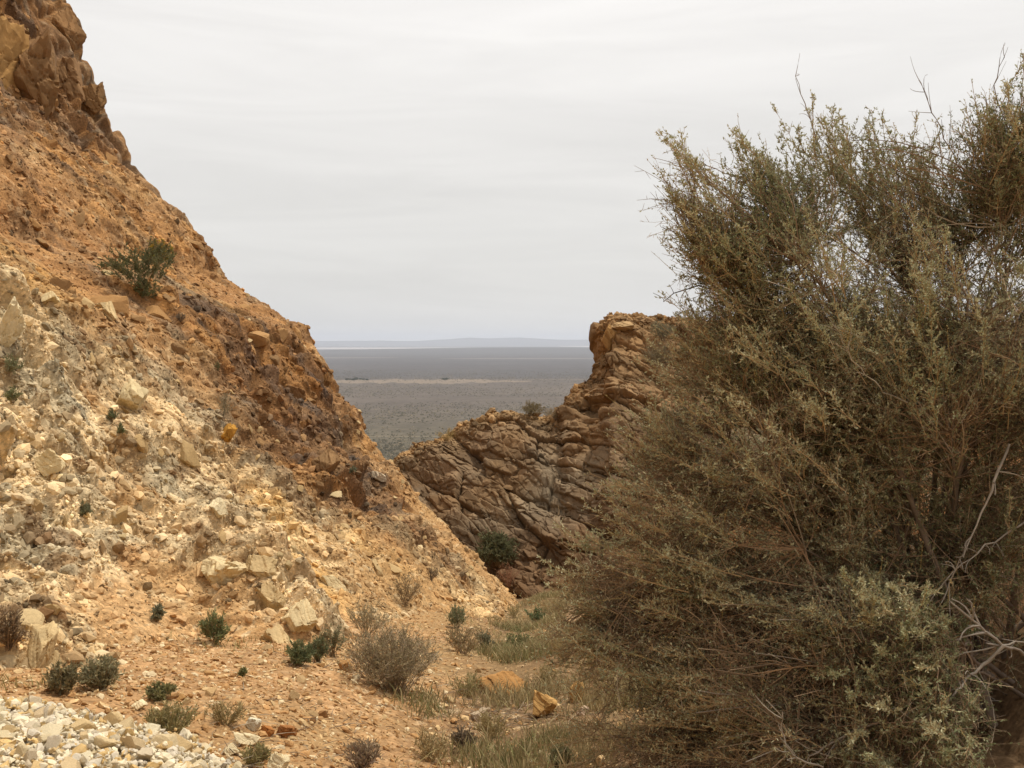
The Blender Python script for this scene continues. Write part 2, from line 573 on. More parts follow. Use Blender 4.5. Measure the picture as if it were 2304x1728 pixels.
q1, q2 = floor_at(200, 772), floor_at(80, 730)
q3 = floor_at(0, 712)
dq = (q2 - q1) / np.hypot(*(q2 - q1))
ps_ = (Pf[:, 0] - q1[0]) * dq[1] - (Pf[:, 1] - q1[1]) * dq[0] + 0.34 * fbm(Pf, 1.6, 60, 3)
pilew = smooth(0.22, -0.20, ps_) * smooth(q3[1] - 0.05, q3[1] - 0.4, Pf[:, 1] + 0.25 * fbm(Pf, 1.0, 59, 2))
fz = floor_z(Pf[:, 0], Pf[:, 1])
fz += 0.05 * fbm(Pf, 0.45, 61, 2) + 0.035 * fbm(Pf, 1.6, 62, 3) + 0.16 * np.exp(-((Pf[:, 0] - 0.75) / 0.55) ** 2) * smooth(5.0, 8.0, Pf[:, 1]) * (1 + 0.8 * fbm(Pf, 0.6, 58, 2)) + 0.008 * fbm(Pf, 14, 63, 3) + 0.05 * pilew
g1, q1, k1 = facets(Pf + 0.1 * np.column_stack([fbm(Pf, 3, 64, 2), fbm(Pf, 3, 65, 2)]), 0.085, 66, 0.6)
g2, q2, k2 = facets(Pf, 0.04, 67, 0.6)
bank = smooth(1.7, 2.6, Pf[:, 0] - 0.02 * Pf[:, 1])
stn = np.clip(0.35 + 0.6 * fbm(Pf, 1.3, 68, 3) + 0.5 * pilew - 0.3 * bank, 0, 1)
fz += stn * (0.010 * g1 + 0.006 * g2)
fz += bank * (0.16 * fbm(Pf, 0.9, 70, 4) + 0.07 * fbm(Pf * np.array([1.0, 2.2]), 2.2, 56, 3))
PF = np.column_stack([Pf, fz])
colF = np.tile(np.array([[0.48, 0.325, 0.185]]), (len(PF), 1))
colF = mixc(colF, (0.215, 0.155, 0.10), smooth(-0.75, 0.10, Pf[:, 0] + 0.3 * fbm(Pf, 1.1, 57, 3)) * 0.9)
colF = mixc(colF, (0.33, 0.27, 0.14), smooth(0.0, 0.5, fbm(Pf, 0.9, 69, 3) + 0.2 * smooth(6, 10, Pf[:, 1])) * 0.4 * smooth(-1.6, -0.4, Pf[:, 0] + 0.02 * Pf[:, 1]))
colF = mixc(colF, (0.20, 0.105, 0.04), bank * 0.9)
colF = mixc(colF, (0.62, 0.54, 0.38), 0.6 * pilew)
tf = lerp(1.0, (0.6 + 0.8 * q1) * (0.75 + 0.5 * q2), 0.2 + 0.6 * stn)
colF = colF * tf[:, None]
colF = mixc(colF, (0.68, 0.58, 0.42), smooth(0.86, 0.9, q2) * 0.7 * stn)
colF = warm(colF) * np.array([[0.86, 0.85, 0.85]])
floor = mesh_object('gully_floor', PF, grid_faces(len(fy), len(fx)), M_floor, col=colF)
tag(floor, 'gravelly tan floor of the gully running down between the slopes', 'ground', kind='structure')
floorN = grid_normals(PF, len(fy), len(fx))
floorN *= np.sign(floorN[:, 2:3])

# ------------------------------------------------------------------ rocky ridge that closes the gully, with the square outcrop on its right
RID = [(330, 505, 24.6), (375, 470, 24.4), (400, 455, 24.2), (425, 447, 24.1), (450, 433, 24), (470, 422, 24), (490, 415, 23.9), (515, 411, 23.8), (535, 415, 23.8), (560, 424, 23.8),
       (564, 412, 23.9), (567, 398, 24), (575, 388, 24.1), (591, 379, 24.2), (597, 367, 24.3), (607, 351, 24.4), (605, 341, 24.4), (605, 325, 24.5), (611, 313, 24.6), (630, 313, 24.8), (650, 317, 25), (672, 319, 25),
       (700, 321, 24.5), (740, 318, 23.5), (800, 318, 22), (900, 322, 20), (1100, 326, 17)]
rp = np.array([at(*p) for p in RID])
BAS = [(300, 600, 19.5), (400, 603, 19.2), (480, 603, 18.8), (540, 600, 18.2), (580, 596, 17.8), (640, 590, 17.2), (720, 585, 16.2), (800, 575, 15), (1000, 560, 12.5)]
bp_ = np.array([at(*p) for p in BAS])
bp_[:, 2] -= 0.35
ra = np.concatenate([[0], np.cumsum(np.linalg.norm(np.diff(rp, axis=0), axis=1))])
su = np.concatenate([np.linspace(0, ra[22], 720), np.linspace(ra[22] + 0.05, ra[-1], 110)])
RC = np.column_stack([np.interp(su, ra, rp[:, k]) for k in range(3)])
# the foot follows the ridge from left to right
xs = RC[:, 0] / RC[:, 1]
xs = np.maximum.accumulate(xs)
bxs = bp_[:, 0] / bp_[:, 1]
BC = np.column_stack([np.interp(xs, bxs, bp_[:, k]) for k in range(3)])
vv = np.concatenate([np.linspace(0, 1, 420), 1 + np.linspace(0.004, 1, 60) ** 2 * 2.0])     # 0 foot, 1 crest, beyond: far side
nU, nW = len(su), len(vv)
UU, WW = np.meshgrid(su, vv, indexing='ij')
w = np.clip(WW, 0, 1)
depth = lerp(0.0, 1.0, w ** 1.25)
Yr = lerp(BC[:, None, 1], RC[:, None, 1], depth)
Xr = lerp(BC[:, None, 0], RC[:, None, 0], w ** 0.9)
Zr = lerp(BC[:, None, 2], RC[:, None, 2], 1 - (1 - w) ** 1.12)
bk = np.clip(WW - 1, 0, 2)
Yr = Yr + bk * 6.0
Zr = Zr - bk ** 1.3 * 3.2
Pr0 = np.column_stack([Xr.ravel(), Yr.ravel(), Zr.ravel()])
Nr = grid_normals(Pr0, nU, nW)
if Nr[(nU // 3) * nW + nW // 4, 1] > 0:
    Nr = -Nr
Q3 = Pr0
Uf = np.column_stack([Pr0[:, 0] + 0.25 * Pr0[:, 1], Pr0[:, 2] + 0.15 * Pr0[:, 1]])
Uf = Uf + 0.10 * np.column_stack([fbm(Q3, 0.8, 71, 3), fbm(Q3, 0.8, 72, 3)])
cb, sb = math.cos(0.62), math.sin(0.62)
Ud = np.column_stack([Uf[:, 0] * cb - Uf[:, 1] * sb, Uf[:, 0] * sb + Uf[:, 1] * cb])           # beds dip to the right
Ue = Ud * np.array([0.5, 1.0])
h1, s1, x1 = facets(Ue, 0.62, 171, 0.6)
h2, s2, x2 = facets(Ue, 0.26, 172, 0.65)
h3, s3, x3 = facets(Uf, 0.12, 173, 0.7)
crest = np.exp(-((WW.ravel() - 1) / 0.05) ** 2)
jut = smooth(-0.8, 0.5, Pr0[:, 0] - 1.3)
D = 0.24 * fbm(Q3, 0.38, 74, 3) * (1 - 0.85 * crest) + 0.12 * fbm(Q3, 1.2, 75, 3) * (1 - 0.6 * crest)
h4, s4, x4 = facets(Uf, 0.30, 174, 0.7)
D += 0.20 * h1 + 0.075 * h2 + 0.035 * h3 + 0.04 * h4 - 0.16 * np.exp(-x1 / 0.03) - 0.05 * np.exp(-x2 / 0.04) - 0.02 * np.exp(-x4 / 0.04)
D *= lerp(1.0, 0.55, crest) * smooth(-0.02, 0.1, WW.ravel())
D = 0.5 * D + 0.5 * soften(D, nU, nW, 1)
Dr = unit(Nr + np.array([0, -0.5, 0.15]))
PR = Pr0 + Dr * D[:, None]
colR = np.tile(np.array([[0.30, 0.215, 0.14]]), (len(PR), 1))
colR = mixc(colR, (0.36, 0.33, 0.27), np.clip(0.5 + 0.9 * fbm(Q3, 0.7, 81, 3), 0, 0.75))
colR = mixc(colR, (0.30, 0.19, 0.085), np.clip(0.9 * fbm(Q3, 0.9, 82, 3), 0, 0.8))
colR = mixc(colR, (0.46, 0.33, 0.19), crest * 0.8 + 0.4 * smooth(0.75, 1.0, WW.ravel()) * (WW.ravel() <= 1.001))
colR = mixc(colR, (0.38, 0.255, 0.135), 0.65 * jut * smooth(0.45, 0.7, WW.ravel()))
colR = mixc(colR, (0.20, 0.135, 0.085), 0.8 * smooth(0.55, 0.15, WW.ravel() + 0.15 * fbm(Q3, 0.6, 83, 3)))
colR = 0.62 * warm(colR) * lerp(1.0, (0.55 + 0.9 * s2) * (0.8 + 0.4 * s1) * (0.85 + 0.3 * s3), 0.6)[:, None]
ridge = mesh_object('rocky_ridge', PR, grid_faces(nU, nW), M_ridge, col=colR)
tag(ridge, 'brown fractured rock ridge with a square outcrop closing the gully', 'rock ridge', kind='structure')
ridgeN = grid_normals(PR, nU, nW)
ridgeN *= np.sign((ridgeN * Nr).sum(1))[:, None]

# the mountain flank that carries the gully down to the plain (hidden from here by the ridge)
PLAIN = EYE - 120.0
mx_ = np.linspace(-160, 160, 40)
my_ = np.linspace(26, 330, 40)
MX, MY = np.meshgrid(mx_, my_, indexing='xy')
MZ = np.maximum(-4.0 - (MY - 26) * 0.62 - np.abs(MX) * 0.12 + 1.0 * fbm(np.column_stack([MX.ravel(), MY.ravel()]), 0.08, 88, 3).reshape(MX.shape), PLAIN - 2)
PM = np.column_stack([MX.ravel(), MY.ravel(), MZ.ravel()])
cM = np.tile(np.array([[0.33, 0.24, 0.15]]), (len(PM), 1))
tag(mesh_object('mountain_slope', PM, grid_faces(40, 40), M_ridge, col=cM), 'brown mountain flank falling away to the plain behind the ridge', 'slope', kind='structure')

# ------------------------------------------------------------------ the desert plain, dry lake, low hill and far hills
rr = np.concatenate([np.linspace(0, 300, 4), np.exp(np.linspace(math.log(400), math.log(46000), 120))])
aa = np.linspace(-math.pi, math.pi, 181)
RR, AA = np.meshgrid(rr, aa, indexing='ij')
px_, py_ = (RR * np.sin(AA)).ravel(), (RR * np.cos(AA)).ravel()
mound = 50.0 * np.exp(-(((px_ - 350) / 2600) ** 2 + ((py_ - 11500) / 900) ** 2))
PP = np.column_stack([px_, py_, PLAIN + mound])
colP = np.tile(np.array([[0.092, 0.073, 0.058]]), (len(PP), 1))
nP = fbm(PP[:, :2] * np.array([0.25, 1.0]), 0.0012, 91, 4)
colP = mixc(colP, (0.064, 0.052, 0.043), np.clip(0.5 + nP, 0, 1) * 0.8)
colP = mixc(colP, (0.095, 0.080, 0.050), smooth(2000, 1100, RR.ravel()) * 0.8)
colP = mixc(colP, (0.052, 0.049, 0.052), smooth(2900, 3500, py_) * 0.7)
plain = mesh_object('desert_plain', PP, grid_faces(len(rr), len(aa))[:, ::-1], M_plain, col=colP)
tag(plain, 'wide scrub covered desert plain far below', 'plain', kind='structure')


def patch(name, x0, x1, y0, y1, c, label, n=60, wob=0.3, z=None, seed=1, slope=0.0):
    """long sheet of pale ground with ragged edges, lying on the plain"""
    z = y0 * 5e-5 if z is None else z
    xs_ = np.linspace(x0, x1, n)
    t_ = np.linspace(0, 1, n)
    q = np.column_stack([t_ * n / 5, t_ * 0 + seed])
    mid, half = (y0 + y1) / 2, (y1 - y0) / 2 * np.sin(np.clip(t_, 0.001, 0.999) * math.pi) ** 0.45
    lo = mid - half * (1 + wob * fbm(q, 1.0, seed, 3)) + slope * (xs_ - x0)
    hi = mid + half * (1 + wob * fbm(q, 1.0, seed + 7, 3)) + slope * (xs_ - x0)
    V = np.vstack([np.column_stack([xs_, lo, xs_ * 0 + PLAIN + z]), np.column_stack([xs_, hi, xs_ * 0 + PLAIN + z])])
    i = np.arange(n - 1)
    f = np.stack([i, i + 1, n + i + 1, n + i], 1)
    o = mesh_object(name, V, f, M_pale, col=np.tile(np.array([c]), (len(V), 1)))
    tag(o, label, 'ground', kind='structure')


patch('sandy_wash', -760, 60, 2830, 3110, (0.18, 0.138, 0.10), 'pale sandy wash crossing the plain in the middle distance', seed=3, slope=0.03, wob=0.9, n=160)
patch('sandy_track', -90, 620, 3070, 3130, (0.14, 0.11, 0.085), 'thin pale track running right from the sandy wash', seed=5, slope=0.12)
patch('near_track', -260, 60, 1258, 1268, (0.17, 0.14, 0.095), 'faint thin track on the near part of the plain', seed=6)
patch('dry_lake', -6200, 1400, 14300, 18600, (0.33, 0.30, 0.285), 'white dry lake bed near the horizon', seed=8, wob=0.15)
patch('far_flat', 1000, 6500, 19500, 24500, (0.42, 0.38, 0.36), 'distant pale flat at the right of the dry lake', seed=9)
patch('salt_flat', -500, 900, 6700, 7050, (0.15, 0.13, 0.12), 'small pale flat in front of the low hill', seed=12)
patch('salt_flat', -2000, -800, 7000, 7400, (0.14, 0.12, 0.11), 'small pale flat in front of the dry lake', seed=13)

# the scrub itself on the nearer plain: low bushes far too many to count
rs_ = np.random.default_rng(99)
nb_ = 34000
by_ = 1000 * np.exp(rs_.uniform(0, 1, nb_) ** 1.1 * math.log(4.2))
bx_ = rs_.uniform(-0.26, 0.12, nb_) * by_
okb = fbm(np.column_stack([bx_ * 0.4, by_]), 0.004, 96, 3) + rs_.uniform(-0.5, 0.5, nb_) > -0.1
bx_, by_ = bx_[okb], by_[okb]
nb_ = len(bx_)
bs_ = rs_.uniform(0.7, 2.2, nb_)
oct_ = np.array([[1, 0, 0.3], [0, 1, 0.3], [-1, 0, 0.3], [0, -1, 0.3], [0, 0, 1.1], [0, 0, -0.3]])
octf = np.array([[0, 1, 4], [1, 2, 4], [2, 3, 4], [3, 0, 4]])
Vb = (oct_[None] * bs_[:, None, None] + np.column_stack([bx_, by_, bx_ * 0 + PLAIN])[:, None, :]).reshape(-1, 3)
Fb = (octf[None] + (np.arange(nb_) * 6)[:, None, None]).reshape(-1, 3)
cb2 = np.where(rs_.uniform(0, 1, (nb_, 1)) < 0.25, np.array([[0.16, 0.13, 0.085]]), np.array([[0.075, 0.065, 0.042]])) * rs_.uniform(0.7, 1.3, (nb_, 1))
tag(mesh_object('desert_scrub', Vb, Fb, M_twig, col=np.repeat(cb2, 6, 0)), 'low dark scrub dotting the nearer part of the plain', 'scrub', kind='stuff')

hx = np.linspace(-16000, 16000, 240)
hp = np.interp(hx / 27500 * F + 512, [0, 320, 345, 420, 450, 470, 490, 520, 540, 560, 590, 640, 760, 1024], [3.5, 3.0, 3.0, 3.4, 4.6, 6.3, 5.4, 6.2, 5.2, 4.0, 4.4, 5.2, 4.4, 4.0])
hz = EYE + (hp - 3.0) / F * 27500 + 18 * fbm(np.column_stack([hx / 900, hx * 0]), 1.0, 95, 4)
hV = np.vstack([np.column_stack([hx, hx * 0 + 25000, hx * 0 + PLAIN - 3]), np.column_stack([hx, hx * 0 + 27500, hz]), np.column_stack([hx, hx * 0 + 31000, hx * 0 + PLAIN - 3])])
cH = np.tile(np.array([[0.06, 0.06, 0.065]]), (len(hV), 1))
tag(mesh_object('distant_hills', hV, grid_faces(3, 240)[:, ::-1], M_plain, col=cH, smooth_shade=True), 'low blue hills along the horizon', 'hills', kind='structure')

# ------------------------------------------------------------------ air
bm = bmesh.new()
bmesh.ops.create_cube(bm, size=1.0)
me = bpy.data.meshes.new('haze')
for v_ in bm.verts:
    v_.co.x *= 98000
    v_.co.y *= 98000
    v_.co.z = (PLAIN - 4) if v_.co.z < 0 else 260.0
bm.to_mesh(me)
bm.free()
m = bpy.data.materials.new('haze')
m.use_nodes = True
t = m.node_tree
t.nodes.clear()
vo = t.nodes.new('ShaderNodeVolumePrincipled')
vo.inputs['Color'].default_value = (0.80, 0.86, 0.98, 1)
vo.inputs['Density'].default_value = 5.6e-5
vo.inputs['Anisotropy'].default_value = 0.3
o_ = t.nodes.new('ShaderNodeOutputMaterial')
t.links.new(vo.outputs[0], o_.inputs['Volume'])
me.materials.append(m)
hz_o = bpy.data.objects.new('haze', me)
C.objects.link(hz_o)
tag(hz_o, 'thin blue haze in the air over the plain', 'haze', kind='stuff')

# ------------------------------------------------------------------ picking places on the terrain
ALLP = np.vstack([PH, PF, PR])
ALLN = np.vstack([hillN, floorN, ridgeN])
APX, APY, APD = project(ALLP)
APX = APX.astype(np.float32)
APY = APY.astype(np.float32)


def ground(x, y, tol=3.0):
    """terrain point and normal at a point of the 2212-wide view"""
    px, py = x * 0.46293, y * 0.46293
    d = np.hypot(APX - px, APY - py)
    i = np.where(d < tol)[0]
    if len(i) == 0:
        j = int(np.argmin(d))
    else:
        j = int(i[np.argmin(APD[i])])
    return ALLP[j].copy(), ALLN[j].copy()


# ------------------------------------------------------------------ stones
def ico(level):
    b = bmesh.new()
    bmesh.ops.create_icosphere(b, subdivisions=level, radius=1.0)
    V = np.array([v.co[:] for v in b.verts])
    Fc = np.array([[v.index for v in f.verts] for f in b.faces])
    b.free()
    return unit(V), Fc


ICO = {k: ico(k) for k in (1, 2, 3, 4, 5)}


def stone_shape(level, seed, flat=0.7, long=1.2, cuts=11, rough=0.03):
    """angular stone: a ball cut by random planes, then roughened"""
    r = np.random.default_rng(seed)
    D, Fc = ICO[level]
    q, _ = np.linalg.qr(r.normal(size=(3, 3)))
    n = np.vstack([unit(q + r.normal(0, 0.22, (3, 3))), unit(-q + r.normal(0, 0.22, (3, 3))), unit(r.normal(size=(max(cuts - 6, 2), 3)))])
    h = np.concatenate([r.uniform(0.5, 0.85, 6), r.uniform(0.62, 1.0, max(cuts - 6, 2))])
    dots = D @ n.T
    rad = np.where(dots > 0.05, h[None, :] / np.maximum(dots, 0.05), 9).min(1)
    rad = np.minimum(rad, 1.35)
    V = D * rad[:, None]
    if rough:
        V = V * (1 + rough * fbm(V + seed, 2.5, seed, 4))[:, None]
    V = V * np.array([long, 1.0, flat])
    return V, Fc


def rotmats(n, r, tilt=0.5):
    a, b_, c = r.uniform(0, 2 * math.pi, n), r.normal(0, tilt, n), r.normal(0, tilt, n)
    z, o = np.zeros(n), np.ones(n)
    Rz = np.stack([np.cos(a), -np.sin(a), z, np.sin(a), np.cos(a), z, z, z, o], 1).reshape(n, 3, 3)
    Rx = np.stack([o, z, z, z, np.cos(b_), -np.sin(b_), z, np.sin(b_), np.cos(b_)], 1).reshape(n, 3, 3)
    Ry = np.stack([np.cos(c), z, np.sin(c), z, o, z, -np.sin(c), z, np.cos(c)], 1).reshape(n, 3, 3)
    return Rz @ Rx @ Ry


def align(N):
    """matrices whose third column is the surface normal"""
    ref = np.where(np.abs(N[:, 2:3]) > 0.95, np.array([1.0, 0, 0]), np.array([0, 0, 1.0]))
    a = unit(np.cross(ref, N))
    b_ = np.cross(N, a)
    return np.stack([a, b_, N], 2)


def scatter(name, P, N, size, colr, seed, sink=0.25, level=1, mat=None, label=None, cat='stones', tilt=0.45):
    """a spread of small stones nobody could count, as one object"""
    r = np.random.default_rng(seed)
    n = len(P)
    protos = [stone_shape(level, seed * 100 + k, r.uniform(0.4, 0.85), r.uniform(1.0, 1.7), 9, 0) for k in range(14)]
    which = r.integers(0, 14, n)
    A = align(unit(N)) @ rotmats(n, r, tilt)
    Vs, Fs, Cs, off = [], [], [], 0
    for k in range(14):
        i = np.where(which == k)[0]
        if len(i) == 0:
            continue
        V, Fc = protos[k]
        W = np.einsum('nij,vj->nvi', A[i], V) * size[i][:, None, None]
        W += (P[i] + N[i] * (size[i] * (0.5 - sink))[:, None] * 0.6)[:, None, :]
        Vs.append(W.reshape(-1, 3))
        Fs.append((Fc[None] + (np.arange(len(i)) * len(V))[:, None, None] + off).reshape(-1, 3))
        Cs.append(np.repeat(colr[i], len(V), 0))
        off += len(i) * len(V)
    o = mesh_object(name, np.vstack(Vs), np.vstack(Fs), mat or M_stone, col=np.vstack(Cs))
    return tag(o, label, cat, kind='stuff')


def stone_mat(name, c1, c2, c3):
    """stones that each take their own colour between three real stone colours"""
    m = mat_vcol(name, noise=((7.0, 0.16), (45.0, 0.14)), bump=0.5, bump_scale=38)
    t = m.node_tree
    oi = t.nodes.new('ShaderNodeObjectInfo')
    rp_ = t.nodes.new('ShaderNodeValToRGB')
    e = rp_.color_ramp.elements
    e[0].color = (*c1, 1)
    e[1].color = (*c2, 1)
    e2 = e.new(0.5)
    e2.color = (*c3, 1)
    t.links.new(oi.outputs['Random'], rp_.inputs[0])
    a = [n for n in t.nodes if n.type == 'ATTRIBUTE'][0]
    ml = t.nodes.new('ShaderNodeVectorMath')
    ml.operation = 'MULTIPLY'
    dest = [l.to_socket for l in t.links if l.from_node == a]
    for s in dest:
        t.links.new(ml.outputs[0], s)
    t.links.new(a.outputs['Color'], ml.inputs[0])
    t.links.new(rp_.outputs[0], ml.inputs[1])
    return m


M_cream = stone_mat('cream_stone', (0.42, 0.31, 0.16), (0.62, 0.49, 0.28), (0.50, 0.34, 0.16))
M_white = stone_mat('white_stone', (0.68, 0.60, 0.42), (0.56, 0.49, 0.38), (0.60, 0.42, 0.20))
M_brown = stone_mat('brown_stone', (0.34, 0.185, 0.070), (0.25, 0.15, 0.07), (0.42, 0.24, 0.10))
M_orange = stone_mat('orange_stone', (0.42, 0.22, 0.075), (0.36, 0.22, 0.10), (0.56, 0.40, 0.21))
ONE = np.ones((1, 3))


def stone_protos(n, mat, seed, level=3, name='rock', **kw):
    out = []
    r = np.random.default_rng(seed)
    for k in range(n):
        V, Fc = stone_shape(level, seed + k, r.uniform(0.45, 0.85), r.uniform(1.0, 1.6), 10, 0.05)
        me = mesh_object(name, V, Fc, mat, col=np.ones((len(V), 3)))
        out.append(me)
    return out


def place_stones(protos, P, N, size, label, cat, group, seed, sink=0.2, tilt=0.4, base='rock'):
    r = np.random.default_rng(seed)
    A = align(unit(N)) @ rotmats(len(P), r, tilt)
    from mathutils import Matrix
    for i in range(len(P)):
        o = protos[i % len(protos)]
        if i >= len(protos):
            o = o.copy()
            C.objects.link(o)
        Mx = Matrix(A[i].tolist()).to_4x4()
        o.matrix_world = Matrix.Translation(Vector(P[i] + N[i] * size[i] * (0.45 - sink))) @ Mx @ Matrix.Scale(float(size[i]), 4)
        tag(o, label, cat, group)


def pick(n, weights, seed):
    r = np.random.default_rng(seed)
    w = np.maximum(weights, 0)
    return r.choice(len(w), n, p=w / w.sum(), replace=bool((w > 0).sum() < n * 2))


hx_, hy_, hd_ = project(PH)
inview = (hx_ > -25) & (hx_ < 560) & (hy_ > -20) & (hy_ < 790) & (YY.ravel() < 19)
area = np.outer(np.gradient(yv), np.gradient(tv)).ravel()
toward = np.clip(-(hillN * unit(PH - np.array([0, 0, EYE]))).sum(1), 0, 1) > 0.03
wbase = area * inview * toward / np.maximum(hd_, 4) ** 1.0
r_ = np.random.default_rng(55)

# individual rocks lying on the hillside
i1 = pick(150, wbase * (0.35 + low_w) * (1 - 0.7 * tal) * (rock > 0.3), 201)
s1_ = np.clip(0.032 * r_.pareto(2.4, 150) + 0.034, 0, 0.115)
place_stones(stone_protos(16, M_cream, 3000), PH[i1], hillN[i1], s1_, 'pale angular rock lodged in the lower cream coloured part of the left scree slope', 'rock', 'pale rocks on the left slope', 202, sink=0.45)
i2 = pick(100, wbase * smooth(0.5, 0.2, low_w) * (1 - np.clip(z_white + z_cream, 0, 1)) * (1 - 0.8 * tal) * (1 + 2.5 * nearnose), 203)
s2_ = np.clip(0.06 * r_.pareto(2.4, 100) + 0.05, 0, 0.18)
place_stones(stone_protos(12, M_brown, 3100), PH[i2], hillN[i2], s2_, 'brown angular rock lodged in the upper or far brown part of the left slope', 'rock', 'brown rocks on the left slope', 204, sink=0.5)

# scree: the small stuff
n3 = 42000
i3 = pick(n3, wbase * (0.9 + 0.35 * low_w + 0.3 * tal) * (0.25 + rock), 205)
s3_ = np.clip(0.0085 * (r_.pareto(2.0, n3) + 1), 0, 0.06) * (1 - 0.35 * tal[i3])
c3_ = colH[i3] * np.where(r_.uniform(0, 1, (n3, 1)) < 0.14, 0.42, 1.0) * r_.uniform(0.62, 1.35, (n3, 1)) + 0.07 * r_.uniform(0, 1, (n3, 1)) * np.array([[1.0, 0.85, 0.55]]) * lerp(0.3, 1, low_w[i3])[:, None]
scatter('scree', PH[i3], hillN[i3], s3_, c3_, 31, sink=0.3, label='loose angular stones covering the left hillside')

# gravel on the floor
gx_, gy_, gd_ = project(PF)
finv = (gx_ > -20) & (gx_ < 760) & (gy_ > 560) & (gy_ < 800) & (PF[:, 1] > 2.3) & (PF[:, 1] < 17)
farea = np.outer(np.gradient(fy), np.gradient(fx)).ravel()
wf = farea * finv / np.maximum(gd_, 3) ** 1.3
left_w = smooth(0.3, -1.0, PF[:, 0] + 0.02 * PF[:, 1])
n4 = 26000
i4 = pick(n4, wf * (0.25 + 0.9 * left_w + 0.5 * pilew), 206)
s4_ = np.clip(0.0055 * (r_.pareto(2.3, n4) + 1), 0, 0.024)
mixw = r_.uniform(0, 1, (n4, 1))
c4_ = np.where(mixw < 0.45, np.array([[0.46, 0.29, 0.15]]), np.where(mixw < 0.75, np.array([[0.62, 0.48, 0.30]]), np.where(mixw < 0.9, np.array([[0.70, 0.62, 0.47]]), np.array([[0.34, 0.20, 0.10]])))) * r_.uniform(0.8, 1.15, (n4, 1)) * np.array([[0.90, 0.81, 0.66]])
scatter('gravel', PF[i4], floorN[i4], s4_, c4_, 32, sink=0.2, label='small orange and tan gravel on the gully floor')

ib = pick(6000, farea * bank * (PF[:, 1] > 2.0) * (PF[:, 1] < 18) * (PF[:, 0] < 7) / np.maximum(PF[:, 1], 3), 221)
sb_ = np.clip(0.012 * (r_.pareto(2.1, 6000) + 1), 0, 0.11)
scatter('bank_rubble', PF[ib], floorN[ib], sb_, colF[ib] * r_.uniform(0.8, 1.7, (6000, 1)), 35, sink=0.35, label='loose ochre stones on the bank behind the big shrub')

# the heap of white stones in the near left corner
wp = farea * finv * np.clip(pilew - 0.02, 0, 1)
n5 = 6500
i5 = pick(n5, wp, 207)
s5_ = np.clip(0.007 * (r_.pareto(2.2, n5) + 1), 0, 0.024)
p5 = PF[i5] + np.column_stack([r_.normal(0, 0.015, (n5, 2)), r_.uniform(0, 0.05, n5)])
mixw = r_.uniform(0, 1, (n5, 1))
c5_ = np.where(mixw < 0.5, np.array([[0.70, 0.61, 0.44]]), np.where(mixw < 0.75, np.array([[0.58, 0.51, 0.40]]), np.array([[0.58, 0.40, 0.18]]))) * r_.uniform(0.8, 1.12, (n5, 1))
scatter('rubble', p5, floorN[i5], s5_, c5_, 33, sink=0.1, tilt=0.9, label='small white and yellow rubble filling the stone heap in the near left corner')
i6 = pick(230, wp, 208)
s6_ = np.clip(0.0165 * (r_.pareto(2.6, 230) + 1), 0, 0.042)
p6 = PF[i6] + np.array([0, 0, 1]) * r_.uniform(0.0, 0.045, (230, 1))
place_stones(stone_protos(24, M_white, 3200, name='stone'), p6, floorN[i6], s6_, 'chunky white or cream stone in the heap filling the near left corner', 'stone', 'white stones in the near heap', 209, sink=0.0, tilt=0.8)
i7 = pick(70, wf * left_w * (pilew < 0.4) * (gy_ > 640), 210)
s7_ = np.clip(0.014 * (r_.pareto(2.6, 70) + 1), 0, 0.036)
place_stones(stone_protos(14, M_orange, 3300, name='stone'), PF[i7], floorN[i7], s7_, 'small orange brown stone lying on the near gravel', 'stone', 'orange stones on the gravel', 211, sink=0.2, tilt=0.6)


def big_rock(name, x, y, wpx, hpx, c, label, cat='rock', seed=1, flat=0.8, lean=0.0, sink=0.3, yaw=None, rough=0.06, cuts=12):
    """one rock seen at a place of the 2212-wide view: wpx, hpx its size there"""
    P, N = ground(x, y)
    d = math.hypot(P[0], P[1])
    hw = wpx * 0.46293 * d / F / 2
    hh = hpx * 0.46293 * d / F / 2
    V, Fc = stone_shape(5, 7000 + seed, 1.0, 1.0, cuts, rough)
    V = V / np.abs(V).max(0)
    U_ = V[:, :2] * np.array([1.0, 1.0]) + V[:, 2:3] * np.array([[0.7, -0.9]]) + 0.12 * np.column_stack([fbm(V, 2.0, seed, 2), fbm(V, 2.0, seed + 3, 2)])
    fa, ra_, ea = facets(U_, 0.62, 500 + seed, 0.6)
    fb, rb_, eb = facets(U_ * np.array([1.0, 0.6]), 0.24, 560 + seed, 0.6)
    V = V * (1 + 0.13 * fa + 0.05 * fb - 0.10 * np.exp(-ea / 0.04) - 0.035 * np.exp(-eb / 0.06))[:, None]
    ra_ = 0.5 * (ra_ + rb_)
    V = V * np.array([hw, (hw + hh) * 0.5, hh])
    r = np.random.default_rng(seed)
    a = r.uniform(-0.35, 0.35) if yaw is None else yaw
    R = np.array([[math.cos(a), -math.sin(a), 0], [math.sin(a), math.cos(a), 0], [0, 0, 1]])
    l = lean
    R2 = np.array([[math.cos(l), 0, math.sin(l)], [0, 1, 0], [-math.sin(l), 0, math.cos(l)]])
    V = V @ R2.T @ R.T
    base = P + np.array([0, 0, 1.0]) * hh * (1 - 2 * sink)
    V = V + base
    c = np.array(c) * (np.array([0.95, 0.84, 0.62]) if c[2] < 0.14 else np.array([1.0, 0.97, 0.88]))
    cc = np.array(c)[None, :] * (0.8 + 0.4 * ra_[:, None]) * (1 + 0.2 * fbm(V, 6.0, seed, 3))[:, None]
    o = mesh_object(name, V, Fc, M_stone, col=cc, loc=P)
    return tag(o, label, cat)


